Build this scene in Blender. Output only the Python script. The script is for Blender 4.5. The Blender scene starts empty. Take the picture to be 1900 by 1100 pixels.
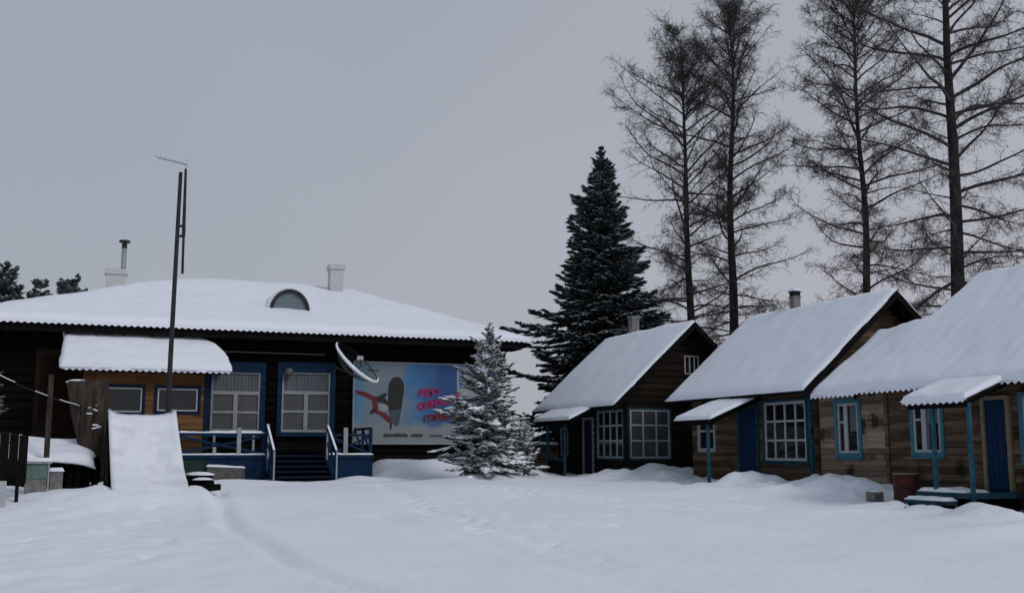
import bpy, bmesh, math, random
from mathutils import Vector, noise
R = math.radians
scene = bpy.context.scene
COL = scene.collection

# ------------------------------------------------------------------ camera, sky, sun, exposure
cam = bpy.data.cameras.new("camera")
cam.sensor_width = 36.0
cam.lens = 36.0 * 2000.0 / 1900.0
cam.clip_end = 2000.0
camo = bpy.data.objects.new("camera", cam)
camo.location = (0, 0, 1.5)
camo.rotation_euler = (R(90 + 8.11), 0, R(-21.7))
COL.objects.link(camo)
scene.camera = camo

SUN_EL, SUN_AZ = R(38), R(152)          # azimuth measured from +Y towards +X
world = bpy.data.worlds.new("World")
scene.world = world
world.use_nodes = True
wn, wl = world.node_tree.nodes, world.node_tree.links
wn.clear()
w_out = wn.new("ShaderNodeOutputWorld")
w_bg = wn.new("ShaderNodeBackground")
w_sky = wn.new("ShaderNodeTexSky")
w_sky.sky_type = 'NISHITA'
w_sky.sun_disc = False
w_sky.sun_elevation = SUN_EL
w_sky.sun_rotation = SUN_AZ
w_sky.dust_density = 3.0
w_tc = wn.new("ShaderNodeTexCoord")
w_sep = wn.new("ShaderNodeSeparateXYZ")
wl.new(w_tc.outputs["Generated"], w_sep.inputs[0])
# overcast deck: even grey cloud with soft large patches, a little cooler high up
w_ramp = wn.new("ShaderNodeValToRGB")
w_ramp.color_ramp.elements[0].position = 0.0
w_ramp.color_ramp.elements[0].color = (3.38, 3.40, 3.72, 1)
w_ramp.color_ramp.elements[1].position = 0.62
w_ramp.color_ramp.elements[1].color = (2.85, 3.12, 3.48, 1)
wl.new(w_sep.outputs["Z"], w_ramp.inputs[0])
w_noise = wn.new("ShaderNodeTexNoise")
w_noise.inputs["Scale"].default_value = 1.7
w_noise.inputs["Detail"].default_value = 3
wl.new(w_tc.outputs["Generated"], w_noise.inputs["Vector"])
w_map = wn.new("ShaderNodeMapRange")
w_map.inputs["To Min"].default_value = 0.90
w_map.inputs["To Max"].default_value = 1.10
wl.new(w_noise.outputs["Fac"], w_map.inputs["Value"])
w_mul = wn.new("ShaderNodeVectorMath")
w_mul.operation = 'SCALE'
wl.new(w_ramp.outputs[0], w_mul.inputs[0])
wl.new(w_map.outputs[0], w_mul.inputs["Scale"])
w_hs = wn.new("ShaderNodeHueSaturation")
w_hs.inputs["Saturation"].default_value = 0.5
wl.new(w_sky.outputs[0], w_hs.inputs["Color"])
w_mix = wn.new("ShaderNodeMixRGB")
w_mix.inputs[0].default_value = 0.90
wl.new(w_hs.outputs[0], w_mix.inputs[1])
# cooler and a touch darker to the west, paler to the east
w_side = wn.new("ShaderNodeValToRGB")
w_side.color_ramp.elements[0].position = 0.0
w_side.color_ramp.elements[0].color = (0.835, 0.895, 0.935, 1)
w_side.color_ramp.elements[1].position = 0.60
w_side.color_ramp.elements[1].color = (1.04, 1.02, 1.045, 1)
wl.new(w_sep.outputs["X"], w_side.inputs[0])
w_tint = wn.new("ShaderNodeMixRGB")
w_tint.blend_type = 'MULTIPLY'
w_tint.inputs[0].default_value = 1.0
wl.new(w_mul.outputs[0], w_tint.inputs[1])
wl.new(w_side.outputs[0], w_tint.inputs[2])
wl.new(w_tint.outputs[0], w_mix.inputs[2])
wl.new(w_mix.outputs[0], w_bg.inputs[0])
w_bg.inputs[1].default_value = 0.10
wl.new(w_bg.outputs[0], w_out.inputs[0])

sun = bpy.data.lights.new("sun", 'SUN')
sun.energy = 0.75
sun.angle = R(20)
sun.color = (1.0, 0.97, 0.94)
suno = bpy.data.objects.new("sun", sun)
sd = Vector((math.sin(SUN_AZ) * math.cos(SUN_EL), math.cos(SUN_AZ) * math.cos(SUN_EL), math.sin(SUN_EL)))
suno.rotation_euler = sd.to_track_quat('Z', 'Y').to_euler()
COL.objects.link(suno)

scene.view_settings.view_transform = 'Standard'
scene.view_settings.look = 'None'
scene.view_settings.exposure = 0.34
scene.view_settings.gamma = 1.0

# ------------------------------------------------------------------ materials
MATS = {}
def mat(name, col, rough=0.8, var=0.25, scale=(6, 6, 6), island=0.0, bump=0.0, col2=None, spec=0.3, detail=5, metallic=0.0, bscale=None, patch=None):
    """Principled surface whose colour wanders by noise (grain along the boards through `scale`), by island (board to board) and, with `patch`, by stains of a second colour."""
    m = bpy.data.materials.new(name); m.use_nodes = True
    n, l = m.node_tree.nodes, m.node_tree.links
    b = n["Principled BSDF"]
    b.inputs["Roughness"].default_value = rough
    b.inputs["Specular IOR Level"].default_value = spec
    b.inputs["Metallic"].default_value = metallic
    tc = n.new("ShaderNodeTexCoord"); mp = n.new("ShaderNodeMapping")
    mp.inputs["Scale"].default_value = scale
    l.new(tc.outputs["Object"], mp.inputs["Vector"])
    nz = n.new("ShaderNodeTexNoise"); nz.inputs["Scale"].default_value = 1.0; nz.inputs["Detail"].default_value = detail
    nz.inputs["Roughness"].default_value = 0.65
    l.new(mp.outputs[0], nz.inputs["Vector"])
    mx = n.new("ShaderNodeMixRGB")
    a = [c * (1 - var) for c in col]
    c2 = col2 if col2 else [min(1, c * (1 + var)) for c in col]
    mx.inputs[1].default_value = (*a, 1); mx.inputs[2].default_value = (*c2, 1)
    st = n.new("ShaderNodeMapRange"); st.inputs["From Min"].default_value = 0.3; st.inputs["From Max"].default_value = 0.7
    l.new(nz.outputs["Fac"], st.inputs["Value"]); l.new(st.outputs[0], mx.inputs[0])
    out = mx.outputs[0]
    if patch:
        pn = n.new("ShaderNodeTexNoise"); pn.inputs["Scale"].default_value = patch[1]; pn.inputs["Detail"].default_value = 4
        l.new(tc.outputs["Object"], pn.inputs["Vector"])
        pr = n.new("ShaderNodeMapRange"); pr.inputs["From Min"].default_value = patch[2]; pr.inputs["From Max"].default_value = patch[2] + (patch[3] if len(patch) > 3 else 0.1)
        l.new(pn.outputs["Fac"], pr.inputs["Value"])
        px = n.new("ShaderNodeMixRGB"); px.inputs[2].default_value = (*patch[0], 1)
        l.new(pr.outputs[0], px.inputs[0]); l.new(out, px.inputs[1]); out = px.outputs[0]
    if island:
        g = n.new("ShaderNodeNewGeometry")
        r = n.new("ShaderNodeMapRange"); r.inputs["To Min"].default_value = 1 - island; r.inputs["To Max"].default_value = 1 + island
        l.new(g.outputs["Random Per Island"], r.inputs["Value"])
        sc = n.new("ShaderNodeVectorMath"); sc.operation = 'SCALE'
        l.new(out, sc.inputs[0]); l.new(r.outputs[0], sc.inputs["Scale"]); out = sc.outputs[0]
    l.new(out, b.inputs["Base Color"])
    if bump:
        bp = n.new("ShaderNodeBump"); bp.inputs["Strength"].default_value = bump; bp.inputs["Distance"].default_value = 0.02
        src = nz
        if bscale:
            src = n.new("ShaderNodeTexNoise"); src.inputs["Scale"].default_value = bscale; src.inputs["Detail"].default_value = 6
            l.new(tc.outputs["Object"], src.inputs["Vector"])
        l.new(src.outputs["Fac"], bp.inputs["Height"]); l.new(bp.outputs[0], b.inputs["Normal"])
    MATS[name] = m
    return m

SNOW = mat("snow", (0.81, 0.83, 0.915), 0.75, 0.03, (0.7, 0.7, 0.7), bump=0.8, bscale=7.0, spec=0.2)
SNOWR = mat("roof_snow", (0.81, 0.83, 0.915), 0.75, 0.03, (0.5, 0.5, 0.5), bump=0.25, bscale=5.0, spec=0.2)
TRAMPLED = mat("packed_snow", (0.80, 0.82, 0.88), 0.7, 0.05, (3, 3, 3), bump=0.6, bscale=14.0, spec=0.25, patch=((0.58, 0.59, 0.64), 1.8, 0.50, 0.3))
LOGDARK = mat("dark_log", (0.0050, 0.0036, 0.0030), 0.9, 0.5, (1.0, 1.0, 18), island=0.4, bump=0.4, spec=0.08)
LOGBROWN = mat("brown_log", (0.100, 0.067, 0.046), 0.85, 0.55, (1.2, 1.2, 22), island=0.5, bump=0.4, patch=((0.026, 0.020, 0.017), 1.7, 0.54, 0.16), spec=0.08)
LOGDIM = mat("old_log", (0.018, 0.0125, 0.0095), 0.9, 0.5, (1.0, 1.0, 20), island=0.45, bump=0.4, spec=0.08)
PLANKGREY = mat("grey_plank", (0.215, 0.158, 0.118), 0.85, 0.40, (1.3, 1.3, 30), island=0.42, bump=0.3, patch=((0.040, 0.031, 0.027), 1.9, 0.54), spec=0.08)
PLANKORANGE = mat("varnished_plank", (0.130, 0.063, 0.027), 0.6, 0.35, (1.5, 1.5, 26), island=0.28, bump=0.2, patch=((0.06, 0.025, 0.012), 2.2, 0.62), spec=0.08)
TIMBER = mat("roof_timber", (0.007, 0.006, 0.006), 0.9, 0.4, (3, 3, 12), spec=0.08)
SHEET = mat("roofing_sheet", (0.022, 0.022, 0.024), 0.8, 0.3, (4, 4, 4), patch=((0.012, 0.011, 0.011), 2.0, 0.55), spec=0.08)
SHEETRUST = mat("rusty_sheet_edge", (0.10, 0.075, 0.065), 0.8, 0.35, (5, 5, 5))
WHITE = mat("white_paint", (0.38, 0.39, 0.41), 0.55, 0.12, (5, 5, 5))
WHITEOLD = mat("dull_white_paint", (0.29, 0.30, 0.32), 0.6, 0.2, (5, 5, 5))
TEAL = mat("teal_paint", (0.052, 0.165, 0.225), 0.6, 0.25, (4, 4, 9), patch=((0.02, 0.07, 0.095), 4, 0.62), spec=0.08)
TEALPOST = mat("faded_teal_paint", (0.024, 0.088, 0.128), 0.6, 0.3, (4, 4, 9), patch=((0.03, 0.05, 0.055), 4, 0.6), spec=0.08)
TEALDARK = mat("worn_teal_paint", (0.018, 0.060, 0.085), 0.65, 0.35, (4, 4, 9), patch=((0.022, 0.022, 0.022), 4, 0.58), spec=0.08)
BLUE = mat("blue_paint", (0.006, 0.026, 0.064), 0.5, 0.25, (3, 3, 8), patch=((0.004, 0.014, 0.045), 3, 0.58), spec=0.08)
BLUEDOOR = mat("blue_door_paint", (0.004, 0.028, 0.075), 0.5, 0.22, (3, 3, 8), spec=0.08)
NAVY = mat("dark_blue_paint", (0.005, 0.014, 0.036), 0.55, 0.3, (3, 3, 8), spec=0.08)
CREAM = mat("raw_pine_trim", (0.22, 0.165, 0.105), 0.7, 0.2, (6, 6, 6))
CURTAIN = mat("net_curtain", (0.11, 0.125, 0.14), 0.9, 0.35, (30, 30, 0.4))
STONE = mat("grey_stone", (0.17, 0.165, 0.16), 0.9, 0.45, (9, 9, 9), bump=0.5)
DARKSTONE = mat("damp_concrete", (0.085, 0.083, 0.080), 0.9, 0.5, (7, 7, 7), bump=0.5)
SKIRTGREEN = mat("dark_green_boards", (0.022, 0.040, 0.036), 0.7, 0.4, (5, 5, 5), spec=0.08)
PLASTER = mat("whitewashed_brick", (0.52, 0.51, 0.52), 0.9, 0.12, (10, 10, 16), bump=0.4, patch=((0.30, 0.28, 0.28), 5, 0.62))
METAL = mat("galvanised_metal", (0.30, 0.32, 0.33), 0.45, 0.25, (8, 8, 3), metallic=0.4)
DISHGREY = mat("dish_mesh", (0.045, 0.048, 0.050), 0.8, 0.3, (5, 5, 5), spec=0.1)
DARKMETAL = mat("dark_metal", (0.030, 0.031, 0.034), 0.6, 0.3, (6, 6, 6), spec=0.08)
ZINC = mat("grey_zinc", (0.13, 0.165, 0.19), 0.5, 0.25, (4, 4, 14))
GREENBOX = mat("green_paint", (0.10, 0.17, 0.14), 0.6, 0.25, (6, 6, 6), patch=((0.07, 0.07, 0.06), 6, 0.6))
RUSTRED = mat("rusty_red_barrel", (0.060, 0.009, 0.009), 0.7, 0.4, (5, 5, 4), patch=((0.020, 0.010, 0.008), 5, 0.54))
BARK = mat("bark", (0.032, 0.028, 0.027), 0.95, 0.5, (7, 7, 2.5), bump=0.8, spec=0.08)
TWIG = mat("larch_twig", (0.066, 0.058, 0.055), 0.95, 0.35, (0.8, 0.8, 0.8), spec=0.08)
TWIGPALE = mat("pale_twig", (0.14, 0.125, 0.12), 0.95, 0.35, (0.8, 0.8, 0.8))
TWIGFROST = mat("frosted_twig", (0.085, 0.088, 0.095), 0.95, 0.4, (3, 3, 3))
NEEDLE = mat("fir_needles", (0.020, 0.029, 0.027), 0.85, 0.5, (2, 2, 2), island=0.5, spec=0.08)
NEEDLESPR = mat("spruce_needles", (0.060, 0.074, 0.070), 0.85, 0.6, (5, 5, 5), island=0.6, patch=((0.060, 0.042, 0.035), 2.6, 0.56), spec=0.08)
NEEDLEFAR = mat("pine_needles", (0.050, 0.062, 0.060), 0.9, 0.5, (1, 1, 1), island=0.5)
FROST = mat("hoar_frost", (0.82, 0.84, 0.88), 0.85, 0.12, (4, 4, 4), island=0.25)
FROSTDIM = mat("thin_frost", (0.30, 0.31, 0.34), 0.85, 0.3, (3, 3, 3), island=0.4)
STUMP = mat("weathered_stump", (0.052, 0.041, 0.033), 0.95, 0.75, (9, 9, 1.8), bump=1.0, spec=0.08)
BROWNDOOR = mat("brown_boards", (0.014, 0.006, 0.004), 0.8, 0.4, (14, 14, 1.0), spec=0.08)
PINK = mat("pink_ink", (0.26, 0.016, 0.095), 0.6, 0.1)
REDINK = mat("red_ink", (0.125, 0.016, 0.020), 0.6, 0.35, (6, 6, 6))
BLACKINK = mat("black_ink", (0.020, 0.020, 0.018), 0.6, 0.3, (3, 3, 3))
GREYINK = mat("grey_ink", (0.055, 0.070, 0.085), 0.6, 0.2, (3, 3, 3))
BLUEINK = mat("blue_ink", (0.03, 0.09, 0.30), 0.6, 0.2)
LAMPGLASS = mat("lamp_glass", (0.10, 0.11, 0.10), 0.3, 0.1)

def glass(name, col, rough=0.06):
    m = bpy.data.materials.new(name); m.use_nodes = True
    n, l = m.node_tree.nodes, m.node_tree.links
    b = n["Principled BSDF"]
    b.inputs["Roughness"].default_value = rough
    b.inputs["IOR"].default_value = 1.5
    tc = n.new("ShaderNodeTexCoord"); nz = n.new("ShaderNodeTexNoise")
    nz.inputs["Scale"].default_value = 2.3; nz.inputs["Detail"].default_value = 3
    l.new(tc.outputs["Object"], nz.inputs["Vector"])
    mx = n.new("ShaderNodeMixRGB")
    mx.inputs[1].default_value = (*[c * 0.35 for c in col], 1); mx.inputs[2].default_value = (*[c * 1.7 for c in col], 1)
    l.new(nz.outputs["Fac"], mx.inputs[0]); l.new(mx.outputs[0], b.inputs["Base Color"])
    bp = n.new("ShaderNodeBump"); bp.inputs["Strength"].default_value = 0.04
    l.new(nz.outputs["Fac"], bp.inputs["Height"]); l.new(bp.outputs[0], b.inputs["Normal"])
    return m
GLASS = glass("window_glass", (0.010, 0.012, 0.013))
GLASSGREY = glass("dusty_glass", (0.055, 0.060, 0.066), 0.15)

def banner_mat():
    """the printed picture: pale cloud at one side, deep blue sky at the other, snow at the foot"""
    m = bpy.data.materials.new("printed_vinyl"); m.use_nodes = True
    n, l = m.node_tree.nodes, m.node_tree.links
    b = n["Principled BSDF"]; b.inputs["Roughness"].default_value = 0.5
    tc = n.new("ShaderNodeTexCoord"); sep = n.new("ShaderNodeSeparateXYZ"); l.new(tc.outputs["Object"], sep.inputs[0])
    nz = n.new("ShaderNodeTexNoise"); nz.inputs["Scale"].default_value = 1.4; nz.inputs["Detail"].default_value = 5
    l.new(tc.outputs["Object"], nz.inputs["Vector"])
    def math_(op, a, bb):
        k = n.new("ShaderNodeMath"); k.operation = op
        for i, v in enumerate((a, bb)):
            if isinstance(v, (int, float)): k.inputs[i].default_value = v
            else: l.new(v, k.inputs[i])
        return k.outputs[0]
    fx = math_('ADD', math_('MULTIPLY', sep.outputs["X"], 0.30), math_('MULTIPLY', math_('SUBTRACT', nz.outputs["Fac"], 0.5), 0.40))
    r = n.new("ShaderNodeValToRGB"); l.new(fx, r.inputs[0])
    e = r.color_ramp.elements
    e[0].position = 0.0; e[0].color = (0.07, 0.20, 0.33, 1)
    e[1].position = 0.80; e[1].color = (0.004, 0.052, 0.19, 1)
    for p, c in ((0.16, (0.145, 0.19, 0.235, 1)), (0.40, (0.15, 0.19, 0.23, 1)), (0.53, (0.03, 0.15, 0.32, 1))):
        k = e.new(p); k.color = c
    fz = math_('ADD', sep.outputs["Z"], math_('MULTIPLY', math_('SUBTRACT', nz.outputs["Fac"], 0.5), 0.5))
    r2 = n.new("ShaderNodeMapRange"); r2.inputs["From Min"].default_value = 0.48; r2.inputs["From Max"].default_value = 0.62
    l.new(fz, r2.inputs["Value"])
    mx = n.new("ShaderNodeMixRGB"); mx.inputs[1].default_value = (0.19, 0.22, 0.235, 1)
    l.new(r2.outputs[0], mx.inputs[0]); l.new(r.outputs[0], mx.inputs[2])
    l.new(mx.outputs[0], b.inputs["Base Color"])
    return m
BANNER = banner_mat()

# ------------------------------------------------------------------ mesh helpers
ORIGIN = {}
class MB:
    def __init__(s): s.v = []; s.f = []
    def pts(s, p):
        i = len(s.v); s.v.extend(p); return i
    def hexa(s, p):
        """eight corners: bottom ring 0-3, top ring 4-7"""
        i = s.pts(p)
        for q in ((0, 3, 2, 1), (4, 5, 6, 7), (0, 1, 5, 4), (1, 2, 6, 5), (2, 3, 7, 6), (3, 0, 4, 7)):
            s.f.append(tuple(i + k for k in q))
        return s
    def box(s, x0, x1, y0, y1, z0, z1):
        return s.hexa([(x0, y0, z0), (x1, y0, z0), (x1, y1, z0), (x0, y1, z0), (x0, y0, z1), (x1, y0, z1), (x1, y1, z1), (x0, y1, z1)])
    def fbox(s, fn, u0, u1, z0, z1, n0, n1):
        return s.hexa([fn(u0, z0, n0), fn(u1, z0, n0), fn(u1, z0, n1), fn(u0, z0, n1), fn(u0, z1, n0), fn(u1, z1, n0), fn(u1, z1, n1), fn(u0, z1, n1)])
    def bar(s, a, b, w, h, upv=(0, 0, 1)):
        a, b = Vector(a), Vector(b); d = (b - a).normalized(); upv = Vector(upv)
        if abs(d.dot(upv)) > 0.98: upv = Vector((0, 1, 0))
        r = d.cross(upv).normalized(); u = r.cross(d)
        r *= w / 2; u *= h / 2
        return s.hexa([tuple(p) for p in (a - r - u, a + r - u, a + r + u, a - r + u, b - r - u, b + r - u, b + r + u, b - r + u)])
    def tube(s, P, rad, n=8, cap=True):
        P = [Vector(p) for p in P]; rings = []
        ref = None
        for k, p in enumerate(P):
            d = (P[min(k + 1, len(P) - 1)] - P[max(k - 1, 0)]).normalized()
            if ref is None: ref = Vector((1, 0, 0)) if abs(d.x) < 0.8 else Vector((0, 1, 0))
            r = (ref - d * ref.dot(d)).normalized(); u = d.cross(r); ref = r
            q = rad[k] if isinstance(rad, (list, tuple)) else rad
            rings.append(s.pts([tuple(p + (r * math.cos(2 * math.pi * j / n) + u * math.sin(2 * math.pi * j / n)) * q) for j in range(n)]))
        for a, b in zip(rings, rings[1:]):
            for j in range(n):
                s.f.append((a + j, a + (j + 1) % n, b + (j + 1) % n, b + j))
        if cap:
            s.f.append(tuple(rings[0] + j for j in reversed(range(n)))); s.f.append(tuple(rings[-1] + j for j in range(n)))
        return s
    def prism(s, P, fn, n0, n1):
        """polygon P of (u, z) pushed from n0 to n1"""
        k = len(P)
        a = s.pts([fn(u, z, n0) for u, z in P]); b = s.pts([fn(u, z, n1) for u, z in P])
        s.f.append(tuple(a + j for j in range(k))); s.f.append(tuple(b + j for j in reversed(range(k))))
        for j in range(k): s.f.append((a + j, b + j, b + (j + 1) % k, a + (j + 1) % k))
        return s
    def lathe(s, c, prof, n=20):
        rings = [s.pts([(c[0] + r * math.cos(2 * math.pi * j / n), c[1] + r * math.sin(2 * math.pi * j / n), c[2] + z) for j in range(n)]) for r, z in prof]
        for a, b in zip(rings, rings[1:]):
            for j in range(n): s.f.append((a + j, a + (j + 1) % n, b + (j + 1) % n, b + j))
        s.f.append(tuple(rings[0] + j for j in reversed(range(n)))); s.f.append(tuple(rings[-1] + j for j in range(n)))
        return s
    def spindle(s, a, b, w, h=None):
        """a thin needle-spray body: pointed at both ends, widest at a third of its length"""
        h = h or w
        ax, ay, az = a; dx, dy, dz = b[0] - ax, b[1] - ay, b[2] - az
        l = math.sqrt(dx * dx + dy * dy) or 1e-6
        rx, ry = dy / l * w, -dx / l * w
        mx, my, mz = ax + dx * .38, ay + dy * .38, az + dz * .38
        i = s.pts([a, (mx + rx, my + ry, mz), (mx, my, mz + h), (mx - rx, my - ry, mz), (mx, my, mz - h), b])
        for q in ((0, 1, 2), (0, 2, 3), (0, 3, 4), (0, 4, 1), (5, 2, 1), (5, 3, 2), (5, 4, 3), (5, 1, 4)):
            s.f.append((i + q[0], i + q[1], i + q[2]))
    def twig(s, a, b, r0, r1):
        """three-sided tapering twig"""
        a = Vector(a); b = Vector(b); d = b - a
        p = d.orthogonal().normalized(); q = d.normalized().cross(p)
        i = s.pts([tuple(a + p * r0), tuple(a + (p * -.5 + q * .87) * r0), tuple(a + (p * -.5 - q * .87) * r0),
                   tuple(b + p * r1), tuple(b + (p * -.5 + q * .87) * r1), tuple(b + (p * -.5 - q * .87) * r1)])
        s.f += [(i, i + 1, i + 4, i + 3), (i + 1, i + 2, i + 5, i + 4), (i + 2, i, i + 3, i + 5)]
    def build(s, name, m, parent=None, loc=None, smooth=False, recalc=True, bevel=0.0):
        o_ = ORIGIN[parent.name] if parent else (loc or (0, 0, 0))
        me = bpy.data.meshes.new(name)
        me.from_pydata([(x - o_[0], y - o_[1], z - o_[2]) for x, y, z in s.v], [], s.f)
        if recalc or bevel:
            bm = bmesh.new(); bm.from_mesh(me)
            bmesh.ops.recalc_face_normals(bm, faces=bm.faces)
            if bevel:
                es = [e for e in bm.edges if len(e.link_faces) == 2 and e.calc_face_angle(0) > 0.6]
                bmesh.ops.bevel(bm, geom=es, offset=bevel, segments=1, affect='EDGES', clamp_overlap=True)
            bm.to_mesh(me); bm.free()
        if smooth:
            for p in me.polygons: p.use_smooth = True
        me.materials.append(m)
        o = bpy.data.objects.new(name, me); COL.objects.link(o)
        if parent: o.parent = parent
        else: o.location = o_
        ORIGIN[o.name] = o_
        return o

def tag(o, label=None, cat=None, group=None, kind=None):
    if label: o["label"] = label
    if cat: o["category"] = cat
    if group: o["group"] = group
    if kind: o["kind"] = kind
    return o
def thing(name, loc, label, cat, group=None):
    o = bpy.data.objects.new(name, None); COL.objects.link(o)
    o.location = loc; o.empty_display_size = 0.3; ORIGIN[o.name] = tuple(loc)
    return tag(o, label, cat, group)
def sstep(a, b, x):
    t = min(1, max(0, (x - a) / (b - a))); return t * t * (3 - 2 * t)

# ------------------------------------------------------------------ snow ground
ST, CT = math.sin(R(21.7)), math.cos(R(21.7))
RAMP = [(-1e4, 0.0), (10, 0.0), (15, 0.25), (19, 0.50), (22, 0.66), (28, 0.74), (60, 0.85), (1e4, 0.85)]
def segdist(x, y, P):
    best = 1e9
    for (ax, ay), (bx, by) in zip(P, P[1:]):
        dx, dy = bx - ax, by - ay
        t = max(0, min(1, ((x - ax) * dx + (y - ay) * dy) / (dx * dx + dy * dy)))
        best = min(best, math.hypot(x - ax - t * dx, y - ay - t * dy))
    return best
TRACK = [(2.6, 22.2), (2.3, 18.8), (2.2, 16.9), (2.36, 15.3), (2.39, 13.4), (2.72, 11.65), (3.1, 10.0)]
TRACK2 = [(6.4, 24.5), (6.0, 21.0), (5.6, 18.2), (5.75, 16.2), (5.9, 14.6), (5.85, 13.2), (6.0, 11.8)]
TRACK3 = [(4.6, 17.6), (4.83, 16.4), (5.3, 15.2), (5.35, 12.9), (5.49, 11.3), (5.6, 10)]
TRACK4 = [(13.1, 14.9), (11.6, 15.6), (10.0, 17.4), (8.6, 20.0), (7.2, 23.0), (5.4, 26.2)]
PRINTS = []
rp = random.Random(4)
for T, off in ((TRACK2, 0.13), (TRACK4, 0.12)):
    for (ax, ay), (bx, by) in zip(T, T[1:]):
        L = math.hypot(bx - ax, by - ay); k = max(1, int(L / 0.5))
        for i in range(k):
            t = (i + rp.random() * .4) / k
            if off: PRINTS.append((ax + (bx - ax) * t + rp.choice((-off, off)) + rp.gauss(0, .04), ay + (by - ay) * t, 0.11))
for _ in range(16): PRINTS.append((rp.gauss(6.2, .8), rp.gauss(16.6, 1.2), 0.12))
for _ in range(30): PRINTS.append((rp.gauss(.3, .9), rp.gauss(17.0, 1.6), 0.13))
for _ in range(16): PRINTS.append((rp.gauss(9.5, 1.6), rp.gauss(18.0, 1.2), 0.12))
MOUNDS = [  # x, y, rx, ry, height
    (9.4, 25.2, 1.3, 0.9, 0.22), (13.9, 20.6, 0.75, 0.5, 0.34), (14.7, 18.9, 0.6, 0.9, 0.34), (14.35, 17.6, 0.5, 0.7, 0.26),
    (13.9, 24.6, 0.7, 0.6, 0.20), (13.8, 26.6, 1.0, 0.7, 0.22), (15.3, 26.3, 1.2, 0.5, 0.24), (14.6, 25.7, 0.6, 0.6, 0.18),
    (13.5, 13.4, 0.5, 0.6, 0.16), (12.6, 15.2, 1.2, 0.5, 0.10), (13.1, 18.2, 0.9, 0.5, 0.14), (12.0, 19.2, 1.4, 0.6, 0.10),
    (6.8, 26.8, 1.0, 0.5, 0.12),
    (-0.2, 21.5, 0.8, 1.3, 0.16), (1.2, 20.75, 1.2, 0.7, 0.22), (0.42, 21.9, .28, .7, 0.20), (2.05, 21.7, .3, .7, 0.18), (2.6, 23.6, 1.0, 0.8, 0.12), (-1.6, 23.0, 1.3, 1.6, 0.18),
    (3.2, 25.6, 1.6, 0.7, 0.14), (12.2, 29.6, 0.8, 0.9, 0.2), (11.0, 26.6, 1.4, 0.8, 0.10), (8.0, 22.0, 2.4, 1.2, 0.07),
    (14.6, 14.0, 0.55, 0.45, -0.22), (12.9, 12.3, 1.2, 0.5, 0.12),
]
def ground_z(x, y, fine=True):
    d = x * ST + y * CT
    z = 0
    for (a, za), (b, zb) in zip(RAMP, RAMP[1:]):
        if a <= d <= b: z = za + (zb - za) * (d - a) / (b - a); break
    for mx, my, rx, ry, h in MOUNDS:
        q = ((x - mx) / rx) ** 2 + ((y - my) / ry) ** 2
        if q < 6: z += h * math.exp(-q)
    z += .50 * sstep(27.2, 29.0, y) * sstep(6.9, 7.9, x) * sstep(12.6, 11.4, x) * sstep(34, 31, y)
    if fine:
        z += 0.05 * noise.noise((x * .35, y * .35, 0)) + 0.016 * noise.noise((x * 1.1, y * 1.1, 3)) + 0.005 * noise.noise((x * 3.7, y * 3.7, 7)) + .002 * noise.noise((x * 8, y * 8, 11))
        if 11.5 < x < 16: z += (.14 * noise.noise((x * 1.6, y * 1.6, 21)) + .07 * noise.noise((x * 3.3, y * 3.3, 22))) * sstep(12.2, 13.6, x)
        if y > 25.5 and x < 12: z += .07 * noise.noise((x * 1.7, y * 1.7, 25)) * sstep(25.5, 27, y)
        if x < 3: z += .05 * noise.noise((x * 1.9, y * 1.9, 27)) * sstep(3, .5, x)
        if -4 < x < 16 and 7 < y < 33:
            t = segdist(x, y, TRACK)
            if t < 1: z += -0.085 * math.exp(-(t / .12) ** 2) + 0.03 * math.exp(-((t - .3) / .13) ** 2)
            t = segdist(x, y, TRACK2)
            if t < 1: z += -0.045 * math.exp(-(t / .22) ** 2)
            t = min(segdist(x, y, TRACK3), segdist(x, y, TRACK4))
            if t < 1.2: z += -.04 * math.exp(-(t / .20) ** 2) + .015 * math.exp(-((t - .45) / .15) ** 2)
            for px, py, r in PRINTS:
                if abs(px - x) < .4 and abs(py - y) < .4:
                    q = ((px - x) ** 2 + (py - y) ** 2) / (r * r)
                    z -= 0.05 * math.exp(-q * q) - 0.012 * math.exp(-(q - 2.2) ** 2)
    return z
def axis(lo, hi, step, far, k):
    a = [lo + i * step for i in range(int((hi - lo) / step) + 1)]
    out, s = [], step
    g = ((far / (step * 3)) ** (1.0 / k))
    x = a[-1]; post = []
    for i in range(k): s = step * g ** (i * .82 + 1); x += s; post.append(x)
    x = a[0]; pre = []
    for i in range(k): s = step * g ** (i * .82 + 1); x -= s; pre.append(x)
    return pre[::-1] + a + post
gx, gy = axis(-5, 17.5, 0.095, 600, 22), axis(8.5, 31, 0.095, 600, 22)
g = MB()
g.v = [(x, y, ground_z(x, y)) for y in gy for x in gx]
nx = len(gx)
g.f = [(j * nx + i, j * nx + i + 1, (j + 1) * nx + i + 1, (j + 1) * nx + i) for j in range(len(gy) - 1) for i in range(nx - 1)]
tag(g.build("snow_ground", SNOW, smooth=True, recalc=False), "snow covered yard sloping up to the houses", "ground", kind="structure")

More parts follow.
